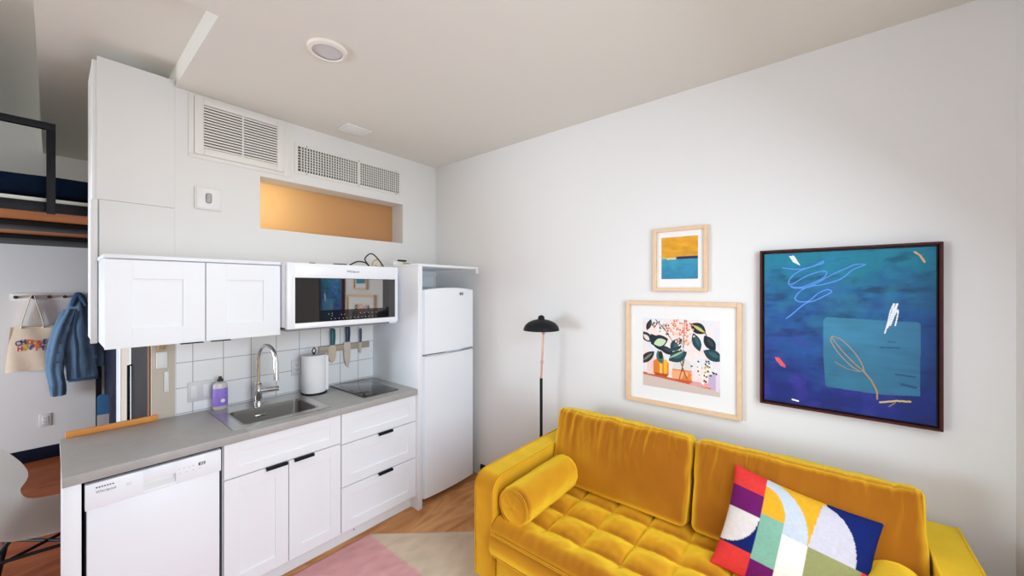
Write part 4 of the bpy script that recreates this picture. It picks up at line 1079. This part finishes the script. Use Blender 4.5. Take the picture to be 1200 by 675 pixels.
for k in range(16): col[ell(rng.normal(.50, .03), rng.normal(.35, .05), .010, .010)] = [L3(244, 240, 236), dk][k % 2]
wx, wy = y1 - y0, z0 - z1
color_grid('floral_image', rect_grid(XW - .0135, y0 + .164 * wx, y0 + .833 * wx, z1 + .832 * wy, z1 + .166 * wy), nu, nv, col, M['art'], t)

# blue abstract canvas
y0, y1, z0, z1 = .242, -.403, 1.0465, 1.845
t = frame('framed_painting', 'large blue abstract painting with scribbled marks in a dark frame', 'painting', y0, y1, z0, z1, .042, .011, M['walnut'], group='framed pictures on the white wall')
MB().box(XW - .024, XW - .004, y1 + .0135, y0 - .0135, z0 + .0135, z1 - .0135).build('backing', M['black'], t)
nu, nv = 330, 400; U, V = np.meshgrid(np.linspace(0, 1, nu + 1), np.linspace(0, 1, nv + 1))
asp = .8 / .645
na, nb, nc = npnoise(U, V, 21, 4, 5, 4), npnoise(U, V, 33, 8, 6, 4), npnoise(U, V, 44, 3, 20, 3)
top, mid, bot, vio = L3(34, 124, 150), L3(36, 84, 146), L3(30, 44, 118), L3(62, 48, 138)
nd = npnoise(U * .5 + V * .5, V, 57, 10, 16, 4); ns = npnoise(U, V, 61, 5, 40, 3)
tt = np.clip(V * 1.15 + (na - .5) * .9, 0, 1)[..., None]
col = np.where(tt < .5, top * (1 - tt * 2) + mid * tt * 2, mid * (2 - tt * 2) + bot * (tt * 2 - 1))
q = np.clip((nb - .55) * 4, 0, 1)[..., None] * np.clip(V * 1.6 - .2, 0, 1)[..., None] * np.clip(1.3 - U * 1.3, 0, 1)[..., None]; col = col * (1 - .6 * q) + vio * .6 * q
q = np.exp(-((V - .27) / .10) ** 2 - ((U - .72) / .28) ** 2)[..., None] * np.clip((nc - .32) * 2.2, 0, 1)[..., None]; col = col * (1 - .75 * q) + L3(48, 50, 80) * .75 * q
q = np.exp(-((V - .5) / .5) ** 2 - ((U - 1.0) / .10) ** 2)[..., None] * .55; col = col * (1 - q) + L3(26, 40, 84) * q
q = np.clip((nd - .52) * 5, 0, 1)[..., None]; col = col * (1 - .45 * q) + L3(26, 30, 70) * .45 * q
q = np.clip((na - .56) * 5, 0, 1)[..., None] * np.clip(1.1 - V * 1.2, 0, 1)[..., None]; col = col * (1 - .5 * q) + L3(48, 150, 165) * .5 * q
col *= (.62 + .50 * nb + .26 * ns)[..., None]
pale = inpoly(U, V, [(.392, .438), (.411, .416), (.55, .419), (.696, .423), (.915, .427), (.926, .44), (.922, .845), (.729, .865), (.42, .858), (.405, .85), (.391, .627)])
pc = (L3(60, 124, 156) * (.60 + .50 * na[..., None] + .30 * ns[..., None])) * (1.1 - .35 * V)[..., None]; pc = pc * (1 - np.clip((U - .62) * .9, 0, .5))[..., None] + L3(54, 92, 140) * np.clip((U - .62) * .9, 0, .5)[..., None]
col[pale] = pc[pale]
for pts_, w_ in (([(.72, .585), (.82, .58)], .004), ([(.80, .735), (.90, .74)], .006), ([(.83, .79), (.90, .80)], .009), ([(.76, .545), (.80, .55)], .003)): col[instroke(U, V, pts_, w_, asp)] = L3(44, 78, 122)
scr = [(.129, .096), (.178, .103), (.242, .108), (.321, .093), (.374, .069), (.392, .06), (.389, .073), (.35, .086), (.274, .108), (.211, .138), (.174, .178), (.171, .207), (.202, .203), (.267, .163), (.343, .133), (.395, .125), (.414, .133), (.395, .165), (.336, .195), (.267, .223), (.211, .227), (.181, .219), (.211, .232), (.282, .229), (.358, .196), (.44, .15), (.526, .111), (.581, .088), (.637, .09), (.569, .118), (.498, .175), (.395, .208), (.321, .219), (.257, .243), (.219, .284), (.214, .308), (.25, .323), (.305, .314), (.358, .267), (.411, .243), (.44, .247), (.44, .259), (.395, .285), (.336, .314), (.29, .327), (.25, .355), (.202, .397), (.153, .436)]
col[instroke(U, V, smooth(scr, 3), .0042, asp)] = L3(88, 142, 220)
col[inpoly(U, V, [(.172, .02), (.205, .016), (.248, .085), (.20, .06)])] = L3(222, 232, 240)
leaf = [(.447, .539), (.439, .564), (.484, .638), (.563, .715), (.626, .74), (.622, .7), (.58, .63), (.51, .559), (.46, .538), (.447, .544), (.51, .626), (.58, .695), (.629, .736), (.671, .786), (.701, .845), (.704, .894)]
col[instroke(U, V, smooth(leaf, 3), .0030, asp)] = L3(168, 140, 96)
col[instroke(U, V, [(.629, .736), (.671, .786), (.701, .845), (.704, .894)], .0045, asp)] = L3(172, 138, 88)
col[instroke(U, V, [(.465, .697), (.527, .728), (.597, .743), (.629, .736)], .003, asp)] = L3(140, 130, 110)
white = [(.744, .498), (.76, .434), (.775, .363), (.794, .323), (.767, .434), (.76, .462), (.798, .344), (.809, .329), (.783, .416), (.772, .452), (.806, .362), (.812, .379), (.798, .451)]
col[instroke(U, V, smooth(white, 3), .0036, asp)] = L3(230, 236, 240)
col[inpoly(U, V, [(.073, .7), (.105, .702), (.147, .75), (.147, .766), (.116, .757), (.084, .725)])] = L3(214, 88, 96)
col[instroke(U, V, [(.896, .026), (.922, .045), (.944, .084)], .006, asp)] = L3(208, 166, 120)
col[instroke(U, V, [(.719, .911), (.775, .897), (.806, .889), (.874, .884)], .006, asp)] = L3(206, 182, 96)
col[instroke(U, V, [(.765, .93), (.80, .90)], .003, asp)] = L3(150, 130, 90)
col[instroke(U, V, [(.195, .972), (.233, .977)], .006, asp)] = L3(240, 240, 240)
color_grid('painted_canvas', rect_grid(XW - .030, y0 - .019, y1 + .019, z0 + .019, z1 - .019), nu, nv, col, M['art'], t)
MB().box(XW - .0295, XW - .0245, y1 + .019, y0 - .019, z0 + .019, z1 - .019).build('canvas_stretcher', M['navy_base'], t)

# ------------------------------------------------------------------ light
def area(name, loc, rot, sx, sy, power, col):
    l = bpy.data.lights.new(name, 'AREA'); l.shape = 'RECTANGLE'; l.size = sx; l.size_y = sy; l.energy = power; l.color = col
    o = bpy.data.objects.new(name, l); C.objects.link(o); o.location = loc; o.rotation_euler = rot; return o
SKY, GROUND = (0.76, 0.89, 1.0), (0.98, 0.98, 0.95)
for k, (a, b) in enumerate(wins):
    area('window_or_added_light', ((a + b) / 2, YR - .30, (zs + zt) / 2 + .15), (R(90 - 44), 0, 0), b - a, zt - zs, (4, 67)[k], SKY)
    area('ground_bounce', ((a + b) / 2, YR - .45, (zs + zt) / 2), (R(90 + 32), 0, 0), b - a, zt - zs, (11, 19)[k], GROUND)
area('window_or_added_light', (XL - .25, (hz[0] + hz[1]) / 2, 1.2), (R(90), 0, R(-90)), 2.4, 1.6, 230, SKY)
area('window_or_added_light', (XL - .25, (hz[0] + hz[1]) / 2, 2.72), (R(90 + 62), 0, R(-90)), 2.4, .7, 90, GROUND)  # added lamp at the upper opening, tilted up to brighten the hall ceiling
l = bpy.data.lights.new('bathroom_lamp', 'POINT'); l.energy = 6; l.color = (1, .88, .68); l.shadow_soft_size = .05
o = bpy.data.objects.new('bathroom_lamp', l); C.objects.link(o); o.location = (.93, 3.42, 2.25)
l = bpy.data.lights.new('ceiling_lamp', 'AREA'); l.shape = 'DISK'; l.size = .13; l.energy = 4; l.color = (1, .93, .82)
o = bpy.data.objects.new('ceiling_lamp', l); C.objects.link(o); o.location = (.866, 1.885, ZC - .02)

wd = bpy.data.worlds.new('world'); bpy.context.scene.world = wd; wd.use_nodes = True
bg = wd.node_tree.nodes['Background']; bg.inputs['Color'].default_value = (.85, .92, 1, 1); bg.inputs['Strength'].default_value = 0.6

sc = bpy.context.scene
sc.view_settings.view_transform = 'Standard'; sc.view_settings.look = 'None'
sc.view_settings.exposure = 0.0; sc.view_settings.gamma = 1.0; sc.view_settings.use_curve_mapping = False
sc.cycles.max_bounces = 10; sc.cycles.diffuse_bounces = 6; sc.cycles.caustics_reflective = False; sc.cycles.caustics_refractive = False
